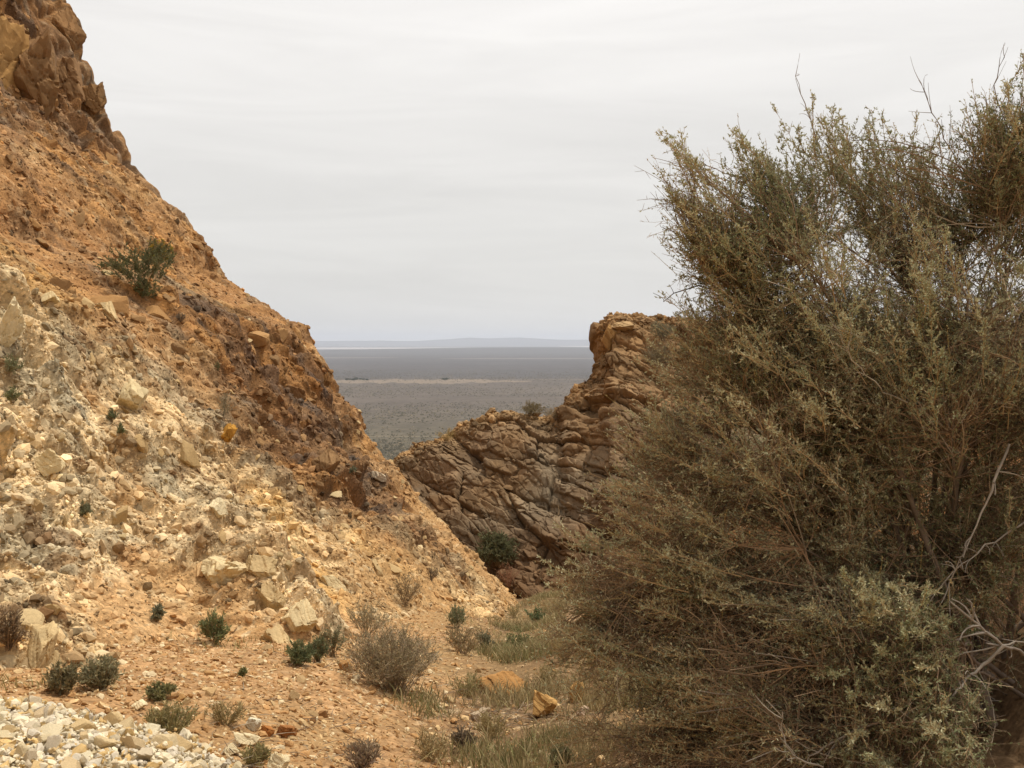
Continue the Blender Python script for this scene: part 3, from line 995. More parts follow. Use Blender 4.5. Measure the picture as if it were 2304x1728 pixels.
CREAM, BUFF, OCHRE, DARKB, WHITE = (0.60, 0.49, 0.31), (0.50, 0.38, 0.22), (0.42, 0.24, 0.06), (0.19, 0.105, 0.048), (0.66, 0.57, 0.40)
big_rock('boulder', 105, 1010, 74, 56, CREAM, 'rounded cream boulder jutting from the scree at the left edge, dark ochre underneath', 'boulder', 1, sink=0.25)
big_rock('boulder', 475, 1112, 38, 40, WHITE, 'small whitish boulder alone on the bare chute above the broken ledge', 'boulder', 2, sink=0.15)
big_rock('rock_ledge', 285, 880, 66, 84, CREAM, 'tall whitish rock ledge with a dark hollow under it in the middle of the slope', 'rock', 3, sink=0.3)
big_rock('rock', 85, 1405, 80, 130, BUFF, 'long ochre rock slab leaning at the foot of the slope by the left edge', 'rock', 4, lean=0.45, sink=0.50)
big_rock('rock_ledge', 725, 1262, 70, 34, CREAM, 'flat cream ledge sticking out of the slope right of the broken outcrop', 'rock', 5, lean=0.35, sink=0.4)
big_rock('boulder', 480, 1240, 105, 82, CREAM, 'biggest bright boulder, at the upper left end of the broken pale ledge', 'boulder', 6, sink=0.45, lean=0.2)
big_rock('rock', 560, 1225, 80, 70, BUFF, 'cracked buff block next to the bright boulder on the pale ledge', 'rock', 7, sink=0.52, lean=0.35)
big_rock('rock', 590, 1290, 90, 74, BUFF, 'leaning buff block in the middle of the broken pale ledge', 'rock', 8, sink=0.52, lean=0.5)
big_rock('rock', 655, 1330, 76, 90, CREAM, 'upright cream block at the right end of the broken pale ledge', 'rock', 9, sink=0.52, lean=0.2)
big_rock('rock', 600, 1380, 80, 70, BUFF, 'lowest block of the broken pale ledge above the green tufts', 'rock', 10, sink=0.55, lean=0.4)
big_rock('rock', 110, 655, 44, 36, CREAM, 'small cream rock above the white patch near the left edge', 'rock', 11, sink=0.3)
big_rock('rock', 18, 720, 60, 130, WHITE, 'tall white rock cut by the left edge of the picture', 'rock', 12, sink=0.45, lean=0.3)
big_rock('rock', 230, 670, 60, 40, BUFF, 'low buff rock below the dark green hillside shrub', 'rock', 13, sink=0.4, lean=0.4)
big_rock('rock', 495, 950, 34, 60, OCHRE, 'narrow orange rock fin standing on the cream slope', 'rock', 14, sink=0.35, lean=0.3)
big_rock('crag', 688, 772, 26, 36, DARKB, 'dark crag tooth against the far plain, highest of three on the skyline', 'rock', 15, sink=0.85)
big_rock('crag', 708, 812, 26, 36, DARKB, 'dark crag block just below the highest skyline tooth', 'rock', 16, sink=0.85)
big_rock('crag', 762, 895, 28, 34, DARKB, 'dark crag knob overhanging the far plain, lowest on the skyline', 'rock', 17, sink=0.85)
big_rock('crag', 640, 850, 70, 60, (0.20, 0.12, 0.07), 'dark brown crag in the brown band of the slope', 'rock', 18, sink=0.5, lean=0.3)
big_rock('crag', 700, 1010, 60, 80, (0.24, 0.16, 0.10), 'large dark crag low in the brown band of the slope', 'rock', 19, sink=0.5, lean=0.3)
big_rock('rock', 815, 1032, 52, 24, (0.50, 0.42, 0.33), 'pale flat rock jutting from the brown slope beside a small teal plant', 'rock', 20, sink=0.3, lean=0.3)
# the crowning crags at the top left
big_rock('crag', 68, 195, 140, 240, (0.22, 0.138, 0.08), 'huge bulging brown crag at the top left corner', 'rock', 21, sink=0.42, cuts=12)
big_rock('crag', 8, 160, 80, 170, (0.38, 0.245, 0.12), 'yellowish brown crag cut by the top left edge of the picture', 'rock', 22, sink=0.42, cuts=12)
big_rock('crag', 148, 160, 72, 110, (0.24, 0.15, 0.09), 'brown crag on the skyline right of the huge top crag', 'rock', 23, sink=0.6, cuts=12)
big_rock('crag', 150, 70, 64, 110, (0.27, 0.17, 0.10), 'topmost brown crag on the skyline at the picture edge', 'rock', 24, sink=0.6, cuts=12)
big_rock('crag', 200, 230, 60, 90, (0.26, 0.165, 0.095), 'split brown crag below the skyline crags, with upright cracks', 'rock', 25, sink=0.42, cuts=12)
# rocks in the gully
big_rock('rock', 1085, 1490, 112, 74, (0.42, 0.25, 0.12), 'wide orange brown rock in the grass, largest on the gully floor', 'rock', 31, sink=0.25)
big_rock('rock', 1172, 1538, 66, 72, (0.40, 0.265, 0.13), 'knobbly yellow ochre rock in front of the wide orange rock', 'rock', 32, sink=0.2, lean=-0.4)
big_rock('rock', 1243, 1508, 38, 64, (0.38, 0.26, 0.135), 'narrow yellow ochre rock at the edge of the big shrub', 'rock', 33, sink=0.25)
big_rock('rock', 1250, 1350, 66, 62, (0.50, 0.36, 0.23), 'round pinkish tan rock far down the gully beside the big shrub', 'rock', 34, sink=0.2)
big_rock('rock', 1040, 1550, 46, 42, (0.40, 0.32, 0.24), 'grey rock half buried in grass left of the yellow ochre rock', 'rock', 35, sink=0.4)
big_rock('rock', 1262, 1535, 34, 30, (0.48, 0.36, 0.28), 'small pinkish rock at the foot of the narrow ochre rock', 'rock', 36, sink=0.3)
big_rock('stone', 605, 1659, 52, 56, WHITE, 'pointed white stone at the bottom edge right of the white heap', 'stone', 37, sink=0.15, lean=-0.2)
big_rock('stone', 530, 1606, 64, 34, WHITE, 'flat white stone beside rusty stones right of the white heap', 'stone', 38, sink=0.2, lean=0.2)
big_rock('stone', 552, 1572, 40, 30, (0.62, 0.58, 0.48), 'pale grey stone just behind the flat white stone', 'stone', 39, sink=0.2)
big_rock('stone', 500, 1624, 40, 34, WHITE, 'white faceted stone left of the flat white stone', 'stone', 40, sink=0.15)
big_rock('stone', 620, 1585, 44, 36, (0.30, 0.15, 0.07), 'dark rusty stone on the gravel right of the flat white stone', 'stone', 41, sink=0.2)
big_rock('stone', 580, 1585, 40, 34, (0.42, 0.20, 0.08), 'bright rusty stone touching the flat white stone', 'stone', 42, sink=0.25)
big_rock('stone', 305, 1528, 34, 24, WHITE, 'lone white stone above the heap beside green weeds', 'stone', 43, sink=0.15)
big_rock('stone', 745, 1445, 36, 34, (0.40, 0.25, 0.13), 'round brown stone on the gravel below the dry leaning shrub', 'stone', 44, sink=0.2)
big_rock('stone', 632, 1395, 1, 1, WHITE, 'tiny white pebble', 'stone', 45) if False else None
big_rock('stone', 1292, 1708 - 60, 30, 30, (0.60, 0.44, 0.26), 'cream stone at the bottom edge under the big shrub', 'stone', 46, sink=0.2)
for k, (x, y, wv, hv, c_) in enumerate([(1350, 700, 60, 26, (0.42, 0.29, 0.16)), (1312, 730, 34, 60, (0.34, 0.22, 0.11)), (1400, 690, 40, 22, (0.36, 0.24, 0.14))]):
    big_rock('rock', x, y, wv, hv, c_, ('flat brown rock on top of the square outcrop', 'tall brown rock forming the left brow of the square outcrop', 'small brown rock on the skyline of the square outcrop')[k], 'rock', 50 + k, sink=0.45)

rx_, ry_, rd_ = project(PR)
rin = (rx_ > 380) & (rx_ < 720) & (WW.ravel() < 1.03) & (WW.ravel() > 0.05)
rarea = np.linalg.norm(np.cross(np.gradient(PR.reshape(nU, nW, 3), axis=0), np.gradient(PR.reshape(nU, nW, 3), axis=1)), axis=2).ravel()
i8 = pick(3200, rarea * rin * (0.05 + 2.0 * smooth(0.82, 1.0, WW.ravel()) + 0.6 * smooth(0.25, 0.05, WW.ravel())), 212)
s8_ = np.clip(0.022 * (r_.pareto(2.2, 3200) + 1), 0, 0.11)
scatter('ridge_rubble', PR[i8], ridgeN[i8], s8_, colR[i8] * r_.uniform(0.7, 1.5, (3200, 1)), 34, sink=0.35, mat=M_ridge, label='broken brown rubble lying on the rocky ridge')

# ------------------------------------------------------------------ plants
def leaf_quads(P, D, L, W, r):
    """small leaves: P base, D direction, L length, W width -> verts, quads (each leaf a folded lozenge)"""
    n = len(P)
    s = unit(np.cross(D, unit(r.normal(size=(n, 3)))))
    up = np.cross(s, D)
    a = P
    b_ = P + D * (L * 0.5)[:, None] + s * (W * 0.5)[:, None] + up * (W * 0.2)[:, None]
    c = P + D * L[:, None]
    d = P + D * (L * 0.5)[:, None] - s * (W * 0.5)[:, None] + up * (W * 0.2)[:, None]
    V = np.stack([a, b_, c, d], 1).reshape(-1, 3)
    return V, np.arange(4 * n).reshape(n, 4)


def plant(name, x, y, wpx, hpx, label, cat, seed, stem_c=(0.30, 0.22, 0.13), leaf_c=(0.14, 0.16, 0.06), stems=26, twigs=7, leaves=10, leaf_l=0.02, leaf_w=0.007,
          upright=0.5, group=None, lean=(0, 0), tip_c=None, tip=0.0, flat_bottom=0.15, stem_r=0.0025):
    """a small bush rooted where its base shows in the 2212-wide view; stems and foliage are its parts"""
    r = np.random.default_rng(9000 + seed)
    P, N = ground(x, y)
    d = math.hypot(P[0], P[1])
    k = 0.46293 * d / F
    hw, h = wpx * k / 2, hpx * k * 0.88
    root = empty(name, P, label, cat, group)
    base = np.tile(P - N * 0.01, (stems, 1)) + r.normal(0, hw * 0.12, (stems, 3)) * np.array([1, 1, 0.1])
    th = r.uniform(0, 2 * math.pi, stems)
    rad = np.sqrt(r.uniform(0.02, 1, stems))
    zz = np.sqrt(np.maximum(0, 1 - (rad * 0.95) ** 2)) * r.uniform(0.65, 1.0, stems)
    tipv = P + np.column_stack([np.cos(th) * rad * hw + lean[0] * h * zz, np.sin(th) * rad * hw, np.maximum(zz, flat_bottom) * h]) + N * hw * 0.25
    mid = lerp(base, tipv, 0.5) + np.array([0, 0, 1]) * h * 0.18 * (1 - upright) + r.normal(0, hw * 0.1, (stems, 3))
    Sv = bezier(base, mid, tipv, 6)
    R = np.linspace(1, 0.35, 6)[None, :] * stem_r * r.uniform(0.7, 1.2, (stems, 1))
    V1, F1 = tubes(Sv, R, 3)
    nt_ = stems * twigs
    si = np.repeat(np.arange(stems), twigs)
    f = r.uniform(0.3, 1.0, nt_) * 4.999
    i0 = f.astype(int)
    st = lerp(Sv[si, i0], Sv[si, i0 + 1], (f - i0)[:, None])
    dr = unit(Sv[si, 5] - Sv[si, 2])
    tw = unit(dr * upright * 1.6 + r.normal(0, 0.6, (nt_, 3)) + np.array([0, 0, 0.35]))
    ln = r.uniform(0.12, 0.35, nt_) * max(h, hw)
    en = st + tw * ln[:, None]
    md = lerp(st, en, 0.5) + r.normal(0, 0.12, (nt_, 3)) * ln[:, None]
    Tv = bezier(st, md, en, 4)
    V2, F2 = tubes(Tv, np.linspace(1, 0.4, 4)[None, :] * stem_r * 0.6 * np.ones((nt_, 1)), 3)
    cs = np.array(stem_c)[None, :] * r.uniform(0.7, 1.3, (stems, 1))
    ct = np.array(stem_c)[None, :] * r.uniform(0.7, 1.35, (nt_, 1))
    col = np.vstack([np.repeat(cs, 18, 0), np.repeat(ct, 12, 0)])
    mesh_object('stems', np.vstack([V1, V2]) - P, [F1, F2 + len(V1)], M_twig, root, col=col)
    if leaves:
        nl = nt_ * leaves
        ti = np.repeat(np.arange(nt_), leaves)
        f = r.uniform(0.1, 1.0, nl) * 2.999
        i0 = f.astype(int)
        lp = lerp(Tv[ti, i0], Tv[ti, i0 + 1], (f - i0)[:, None])
        ld = unit(tw[ti] * 0.8 + r.normal(0, 0.6, (nl, 3)) + np.array([0, 0, 0.3]))
        V, Fq = leaf_quads(lp, ld, leaf_l * r.uniform(0.6, 1.3, nl), leaf_w * r.uniform(0.7, 1.3, nl), r)
        cl = np.array([1.6, 1.45, 1.3]) * np.array(leaf_c)[None, :] * r.uniform(0.65, 1.35, (nl, 1))
        cl = lerp(cl, np.array([[0.27, 0.24, 0.16]]), 0.36)
        if tip_c is not None:
            sel = r.uniform(0, 1, nt_)[ti] < tip * smooth(0.3, 1.0, f / 3 + 0 * f)
            cl[sel] = np.array(tip_c)
        mesh_object('foliage', V - P, Fq, M_leaf, root, col=np.repeat(cl, 4, 0))
    return root


GREEN, GREY, DRYC, OLIVE = (0.11, 0.15, 0.055), (0.20, 0.20, 0.12), (0.33, 0.25, 0.15), (0.12, 0.13, 0.055)
S = 'shrub'
# the dark green shrub hanging on the hillside: three tufts of one plant
plant('hillside_shrub', 310, 622, 165, 92, 'dark green sprawling shrub clinging to the upper left slope', S, 1, leaf_c=(0.055, 0.075, 0.022), stems=30, twigs=10, leaves=24, leaf_l=0.03, leaf_w=0.013, upright=0.6, lean=(0.1, 0), tip_c=(0.30, 0.24, 0.03), tip=0.05)
plant('hillside_shrub', 345, 570, 60, 56, 'yellow flowered tuft at the right end of the dark green hillside shrub', S, 2, leaf_c=(0.10, 0.11, 0.025), stems=20, twigs=7, leaves=14, leaf_l=0.032, leaf_w=0.016, tip_c=(0.42, 0.30, 0.03), tip=0.45)
plant('hillside_shrub', 322, 655, 54, 50, 'small green shrub hanging just below the dark green hillside shrub', S, 3, leaf_c=(0.07, 0.10, 0.03), stems=16, twigs=7, leaves=12, leaf_l=0.03, leaf_w=0.014)
plant('hillside_shrub', 18, 810, 56, 46, 'grey green tuft at the left edge in the white scree', S, 4, leaf_c=(0.12, 0.15, 0.075), stems=22, twigs=6, leaves=10)
plant('hillside_shrub', 30, 868, 30, 36, 'small green tuft below the grey green one at the left edge', S, 5, leaf_c=(0.09, 0.125, 0.05), stems=14, twigs=5, leaves=10)
plant('hillside_shrub', 6, 930, 34, 50, 'reddish green tuft cut by the left edge of the picture', S, 6, leaf_c=(0.14, 0.11, 0.06), stems=14, twigs=5, leaves=8)
plant('hillside_shrub', 248, 910, 22, 32, 'dark green sprig tucked under the tall whitish ledge', S, 7, leaf_c=(0.055, 0.09, 0.035), stems=12, twigs=5, leaves=12)
plant('hillside_shrub', 266, 944, 28, 28, 'round green sprig just below the ledge sprig', S, 8, leaf_c=(0.08, 0.11, 0.04), stems=12, twigs=5, leaves=12)
plant('hillside_shrub', 310, 960, 30, 28, 'brownish dry sprig right of the two ledge sprigs', S, 9, leaf_c=(0.22, 0.16, 0.09), stems=12, twigs=5, leaves=5)
plant('hillside_shrub', 187, 1114, 32, 32, 'dark grey green tuft in the cream scree left of the chute', S, 10, leaf_c=(0.09, 0.11, 0.06), stems=14, twigs=6, leaves=12)
plant('hillside_shrub', 345, 1338, 32, 36, 'small blue grey tuft alone on the bare talus', S, 11, leaf_c=(0.12, 0.145, 0.10), stems=18, twigs=6, leaves=12)
plant('hillside_shrub', 463, 1388, 50, 70, 'upright bright green plant on the talus left of the pale ledge', S, 12, leaf_c=GREEN, stems=24, twigs=6, leaves=12, leaf_l=0.028, upright=0.9)
plant('green_plant', 650, 1432, 64, 44, 'low bright green plant at the foot of the pale ledge', 'plant', 13, leaf_c=(0.075, 0.11, 0.04), stems=26, twigs=6, leaves=14, leaf_l=0.026)
plant('green_plant', 690, 1426, 42, 58, 'tall dark green plant next to the low bright green one', 'plant', 14, leaf_c=(0.075, 0.105, 0.045), stems=20, twigs=6, leaves=12, upright=0.9)
plant('shrub', 722, 1412, 66, 66, 'grey green shrub in the shade right of the pale ledge', S, 15, leaf_c=(0.14, 0.15, 0.085), stems=26, twigs=6, leaves=8)
plant('shrub', 218, 1484, 76, 66, 'grey olive shrub at the slope foot near the left edge', S, 16, leaf_c=GREY, stems=42, twigs=8, leaves=7, upright=0.8)
plant('shrub', 138, 1496, 72, 56, 'darker olive shrub left of the grey olive one at the slope foot', S, 17, leaf_c=(0.13, 0.125, 0.065), stems=38, twigs=8, leaves=6)
plant('dry_shrub', 860, 1490, 215, 125, 'large dry grey brown shrub leaning over at the foot of the slope', S, 18, stem_c=(0.33, 0.25, 0.17), leaf_c=(0.22, 0.20, 0.12), stems=150, twigs=14, leaves=6, upright=0.5, lean=(-0.35, 0), leaf_l=0.014, leaf_w=0.0045, stem_r=0.002)
plant('dry_shrub', 795, 1370, 90, 90, 'thin dry grey shrub behind the large leaning one', S, 19, stem_c=(0.34, 0.27, 0.18), leaf_c=(0.24, 0.22, 0.14), stems=34, twigs=8, leaves=4, upright=0.8)
plant('dry_shrub', 880, 1308, 66, 76, 'dry brown shrub hanging under the dark overhang', S, 20, stem_c=(0.26, 0.19, 0.12), leaf_c=(0.20, 0.16, 0.09), stems=34, twigs=8, leaves=4)
plant('dry_shrub', 938, 1252, 28, 40, 'small dark dry shrub high on the slope foot', S, 21, stem_c=(0.17, 0.12, 0.08), leaf_c=(0.15, 0.11, 0.07), stems=18, twigs=6, leaves=4)
plant('shrub', 988, 1352, 48, 52, 'round grey green shrub under a rock at the slope foot', S, 22, leaf_c=(0.12, 0.155, 0.085), stems=30, twigs=7, leaves=10)
plant('dry_shrub', 1000, 1405, 90, 60, 'low tangled brown shrub below the round grey green one', S, 23, stem_c=(0.30, 0.21, 0.13), leaf_c=(0.20, 0.17, 0.09), stems=40, twigs=8, leaves=4)
plant('shrub', 1045, 1400, 44, 44, 'dark grey shrub at the right of the low tangled brown one', S, 24, leaf_c=(0.11, 0.12, 0.075), stems=24, twigs=7, leaves=8)
plant('green_plant', 1162, 1345, 60, 36, 'bright green low plant far down the gully', 'plant', 25, leaf_c=(0.075, 0.14, 0.055), stems=26, twigs=6, leaves=14)
plant('shrub', 1120, 1405, 60, 50, 'green weedy shrub in the gully grass', S, 26, leaf_c=(0.12, 0.15, 0.055), stems=26, twigs=6, leaves=9)
plant('round_bush', 1072, 1222, 86, 78, 'dark green round bush in front of the rock ridge', 'bush', 27, leaf_c=(0.05, 0.068, 0.022), stems=70, twigs=12, leaves=14, leaf_l=0.05, leaf_w=0.02)
plant('dry_shrub', 1095, 1262, 60, 54, 'reddish dry shrub below the dark round bush', S, 28, stem_c=(0.30, 0.15, 0.09), leaf_c=(0.26, 0.14, 0.08), stems=30, twigs=8, leaves=4)
plant('ridge_shrub', 1150, 893, 62, 28, 'grey brown shrub on the saddle of the rock ridge against the plain', S, 29, stem_c=(0.22, 0.17, 0.11), leaf_c=(0.17, 0.15, 0.09), stems=40, twigs=9, leaves=8, leaf_l=0.03, leaf_w=0.012)
plant('ridge_shrub', 968, 946, 50, 26, 'yellow dry grass clump on the left shoulder of the ridge', S, 30, stem_c=(0.40, 0.30, 0.13), leaf_c=(0.36, 0.28, 0.12), stems=30, twigs=8, leaves=5)
plant('ridge_shrub', 1430, 730, 62, 48, 'dark grey shrub on top of the square outcrop', S, 31, stem_c=(0.20, 0.16, 0.12), leaf_c=(0.15, 0.15, 0.10), stems=44, twigs=9, leaves=9, leaf_l=0.03, leaf_w=0.012)
plant('ridge_shrub', 1420, 790, 80, 62, 'brown and grey shrub on the face of the square outcrop', S, 32, stem_c=(0.19, 0.14, 0.10), leaf_c=(0.15, 0.14, 0.09), stems=50, twigs=9, leaves=8, leaf_l=0.03, leaf_w=0.012)
plant('ridge_shrub', 1480, 770, 40, 36, 'small olive shrub right of the other shrubs on the outcrop', S, 33, leaf_c=OLIVE, stems=26, twigs=8, leaves=8, leaf_l=0.03, leaf_w=0.012)
plant('ridge_shrub', 1200, 905, 70, 26, 'faint dry shrub between the saddle and the outcrop', S, 34, stem_c=(0.30, 0.23, 0.15), leaf_c=(0.24, 0.20, 0.12), stems=34, twigs=8, leaves=5)
plant('weed', 370, 1585, 110, 56, 'green weedy patch below the talus beside the white heap', 'weed', 35, leaf_c=(0.19, 0.175, 0.07), stems=60, twigs=7, leaves=4, upright=1.1, stem_c=(0.33, 0.26, 0.12), leaf_w=0.004, stem_r=0.0015)
plant('weed', 345, 1505, 56, 24, 'low green weed just above the weedy patch', 'weed', 36, leaf_c=(0.12, 0.13, 0.045), stems=22, twigs=6, leaves=8)
plant('weed', 490, 1560, 90, 40, 'sparse olive weeds on the gravel right of the weedy patch', 'weed', 37, leaf_c=(0.22, 0.18, 0.08), stems=34, twigs=6, leaves=3, upright=1.0, stem_c=(0.34, 0.26, 0.13), leaf_w=0.004, stem_r=0.0015)
plant('weed', 526, 1458, 18, 16, 'tiny green weed alone on the open gravel', 'weed', 38, leaf_c=(0.11, 0.13, 0.04), stems=10, twigs=4, leaves=8)
plant('dry_shrub', 785, 1659, 74, 66, 'purplish dry twig shrub at the bottom edge of the picture', S, 39, stem_c=(0.28, 0.20, 0.16), leaf_c=(0.22, 0.17, 0.12), stems=44, twigs=8, leaves=2, upright=0.9, stem_r=0.002)
plant('dry_shrub', 998, 1618, 46, 56, 'dark spiky dead shrub on the gravel in front of the ochre rock', S, 40, stem_c=(0.13, 0.09, 0.075), leaf_c=(0.12, 0.09, 0.07), stems=26, twigs=8, leaves=4, stem_r=0.002)
plant('weed', 1212, 1655, 50, 50, 'dark green weed at the bottom edge by the big shrub', 'weed', 41, leaf_c=(0.12, 0.13, 0.06), stems=30, twigs=6, leaves=6, leaf_w=0.005)
plant('weed', 550, 1655, 60, 44, 'green grass tuft beside the pointed white stone', 'weed', 42, leaf_c=(0.19, 0.18, 0.07), stems=40, twigs=5, leaves=4, upright=1.1, leaf_w=0.004, stem_r=0.0015)
plant('dry_shrub', 490, 898, 24, 60, 'thin grey dead shrub on the edge of the brown band', S, 43, stem_c=(0.32, 0.28, 0.20), leaf_c=(0.24, 0.22, 0.15), stems=16, twigs=6, leaves=4)
plant('hillside_shrub', 762, 1030, 20, 22, 'small teal green plant on the brown crag band', S, 44, leaf_c=(0.10, 0.14, 0.10), stems=12, twigs=5, leaves=10)
plant('hillside_shrub', 472, 800, 14, 18, 'tiny green sprig on the brown soil in mid slope', S, 45, leaf_c=(0.10, 0.12, 0.05), stems=8, twigs=4, leaves=8)
plant('dry_shrub', 390, 694, 22, 22, 'dark twig tuft standing in for a dark rock hole below the skyline of the slope', S, 46, stem_c=(0.13, 0.10, 0.08), leaf_c=(0.12, 0.09, 0.07), stems=14, twigs=6, leaves=5)  # dark tuft added where the slope has only a dark rock hole
plant('dry_shrub', 20, 1400, 60, 90, 'brown dead brush at the left edge beside the leaning slab', S, 47, stem_c=(0.22, 0.15, 0.10), leaf_c=(0.18, 0.13, 0.08), stems=40, twigs=9, leaves=3)
plant('shrub', 1345, 1300, 90, 70, 'olive shrub in the gully just left of the big shrub', S, 48, leaf_c=(0.16, 0.15, 0.08), stems=36, twigs=8, leaves=7)


# ------------------------------------------------------------------ grass
def grass(name, i, h, c_a, c_b, label, seed, lean=0.45):
    r = np.random.default_rng(seed)
    n = len(i)
    P = PF[i] + np.column_stack([r.normal(0, 0.012, n), r.normal(0, 0.012, n), np.zeros(n)])
    H = h * r.uniform(0.4, 1.25, n)
    dv = np.column_stack([r.normal(0, lean, n), r.normal(0, lean, n), np.ones(n)])
    tip_ = P + dv * H[:, None]
    mid = lerp(P, tip_, 0.55) + np.array([0, 0, 1]) * (H * 0.15)[:, None]
    s = unit(np.column_stack([r.normal(size=n), r.normal(size=n), np.zeros(n)]))
    w_ = 0.0026 * r.uniform(0.7, 1.4, n)[:, None]
    V = np.stack([P - s * w_, P + s * w_, mid + s * w_ * 0.8, mid - s * w_ * 0.8, tip_], 1)
    b_ = np.arange(n) * 5
    quads = np.stack([b_, b_ + 1, b_ + 2, b_ + 3], 1)
    tris = np.stack([b_ + 3, b_ + 2, b_ + 4], 1)
    t_ = r.uniform(0, 1, (n, 1))
    c = (np.array(c_a)[None] * t_ + np.array(c_b)[None] * (1 - t_)) * r.uniform(0.75, 1.25, (n, 1))
    o = mesh_object(name, V.reshape(-1, 3), [quads, tris], M_leaf, col=np.repeat(c, 5, 0))
    return tag(o, label, 'grass', kind='stuff')


gn = fbm(Pf, 1.6, 301, 3)
gw = wf * np.clip(0.25 + 1.4 * gn, 0, 1) * smooth(-0.75, 0.15, PF[:, 0] - 0.06 * (PF[:, 1] - 5) + 0.4 * fbm(Pf, 1.0, 310, 2)) * smooth(3.6, 5.0, PF[:, 1]) * smooth(1.9, 1.2, PF[:, 0])
grass('dry_grass', pick(21000, gw, 302), 0.095, (0.42, 0.33, 0.18), (0.27, 0.22, 0.11), 'dry straw coloured grass in the bed of the gully', 303)
gw2 = gw * np.clip(0.1 + 1.6 * fbm(Pf, 1.1, 304, 3), 0, 1)
grass('green_grass', pick(8000, gw2, 305), 0.08, (0.27, 0.24, 0.11), (0.19, 0.19, 0.08), 'thin green grass between the dry grass in the gully', 306)
gw3 = wf * np.clip(1.5 * fbm(Pf, 1.9, 307, 3) - 0.25, 0, 1) * (pilew < 0.5) * smooth(1.6, 0.8, PF[:, 0])
grass('sparse_grass', pick(3500, gw3, 308), 0.055, (0.36, 0.29, 0.14), (0.20, 0.19, 0.07), 'sparse short weeds and grass on the near gravel', 309, lean=0.7)

for k, (x, y, wv, hv, lc, lb) in enumerate([
    (1215, 1420, 90, 60, (0.27, 0.22, 0.11), 'straw and green weeds below the round pinkish rock'),
    (1290, 1440, 90, 80, (0.22, 0.19, 0.09), 'tall olive weeds against the left side of the big shrub'),
    (1180, 1480, 70, 46, (0.25, 0.21, 0.10), 'straw weeds behind the knobbly yellow ochre rock'),
    (1010, 1500, 80, 46, (0.20, 0.19, 0.08), 'green weeds left of the wide orange brown rock'),
    (1060, 1590, 80, 50, (0.24, 0.20, 0.09), 'dry weeds in front of the wide orange brown rock'),
    (930, 1640, 90, 60, (0.28, 0.22, 0.11), 'straw coloured weeds at the bottom edge left of the dark dead shrub'),
    (1110, 1330, 50, 30, (0.20, 0.19, 0.09), 'olive weeds far down the gully left of the bright green plant'),
    (1200, 1330, 60, 40, (0.24, 0.21, 0.11), 'pale weeds far down the gully right of the bright green plant')]):
    plant('weed', x, y, wv, hv, lb, 'weed', 60 + k, leaf_c=lc, stem_c=(0.36, 0.28, 0.15), stems=46, twigs=6, leaves=3, upright=1.1, leaf_w=0.0045, stem_r=0.0016)

# fallen twigs and dead bits lying about under the plants
rl = np.random.default_rng(515)
nl0 = 2600
il = pick(nl0, wf * np.clip(0.15 + 1.2 * fbm(Pf, 0.9, 311, 3), 0, 1) * smooth(-1.9, -0.6, PF[:, 0]) * (pilew < 0.5), 312)
Pl = PF[il] + floorN[il] * 0.006
al = rl.uniform(0, 2 * math.pi, nl0)
dl = np.column_stack([np.cos(al), np.sin(al), rl.normal(0, 0.12, nl0)])
ll = rl.uniform(0.03, 0.16, nl0)
El = Pl + dl * ll[:, None]
Ml = lerp(Pl, El, 0.5) + rl.normal(0, 0.12, (nl0, 3)) * ll[:, None] * np.array([1, 1, 0.3]) + np.array([0, 0, 0.008])
Vl, Fl = tubes(bezier(Pl, Ml, El, 4), np.linspace(1, 0.5, 4)[None, :] * rl.uniform(0.0009, 0.0024, (nl0, 1)), 3)
cl_ = np.where(rl.uniform(0, 1, (nl0, 1)) < 0.4, np.array([[0.30, 0.24, 0.17]]), np.array([[0.15, 0.105, 0.07]])) * rl.uniform(0.7, 1.3, (nl0, 1))
tag(mesh_object('twig_litter', Vl, Fl, M_twig, col=np.repeat(cl_, 12, 0)), 'dead twigs and litter strewn over the gully floor', 'litter', kind='stuff')

# ------------------------------------------------------------------ the big shrub on the right
rb = np.random.default_rng(4242)
YB = 3.8


def lobe(px, py, rpx, Y, wgt=1.0, green=0.5, sq=(1, 1.15, 1)):
    c = at(px, py, Y)
    return c, rpx / F * Y, wgt, green, np.array(sq, float)


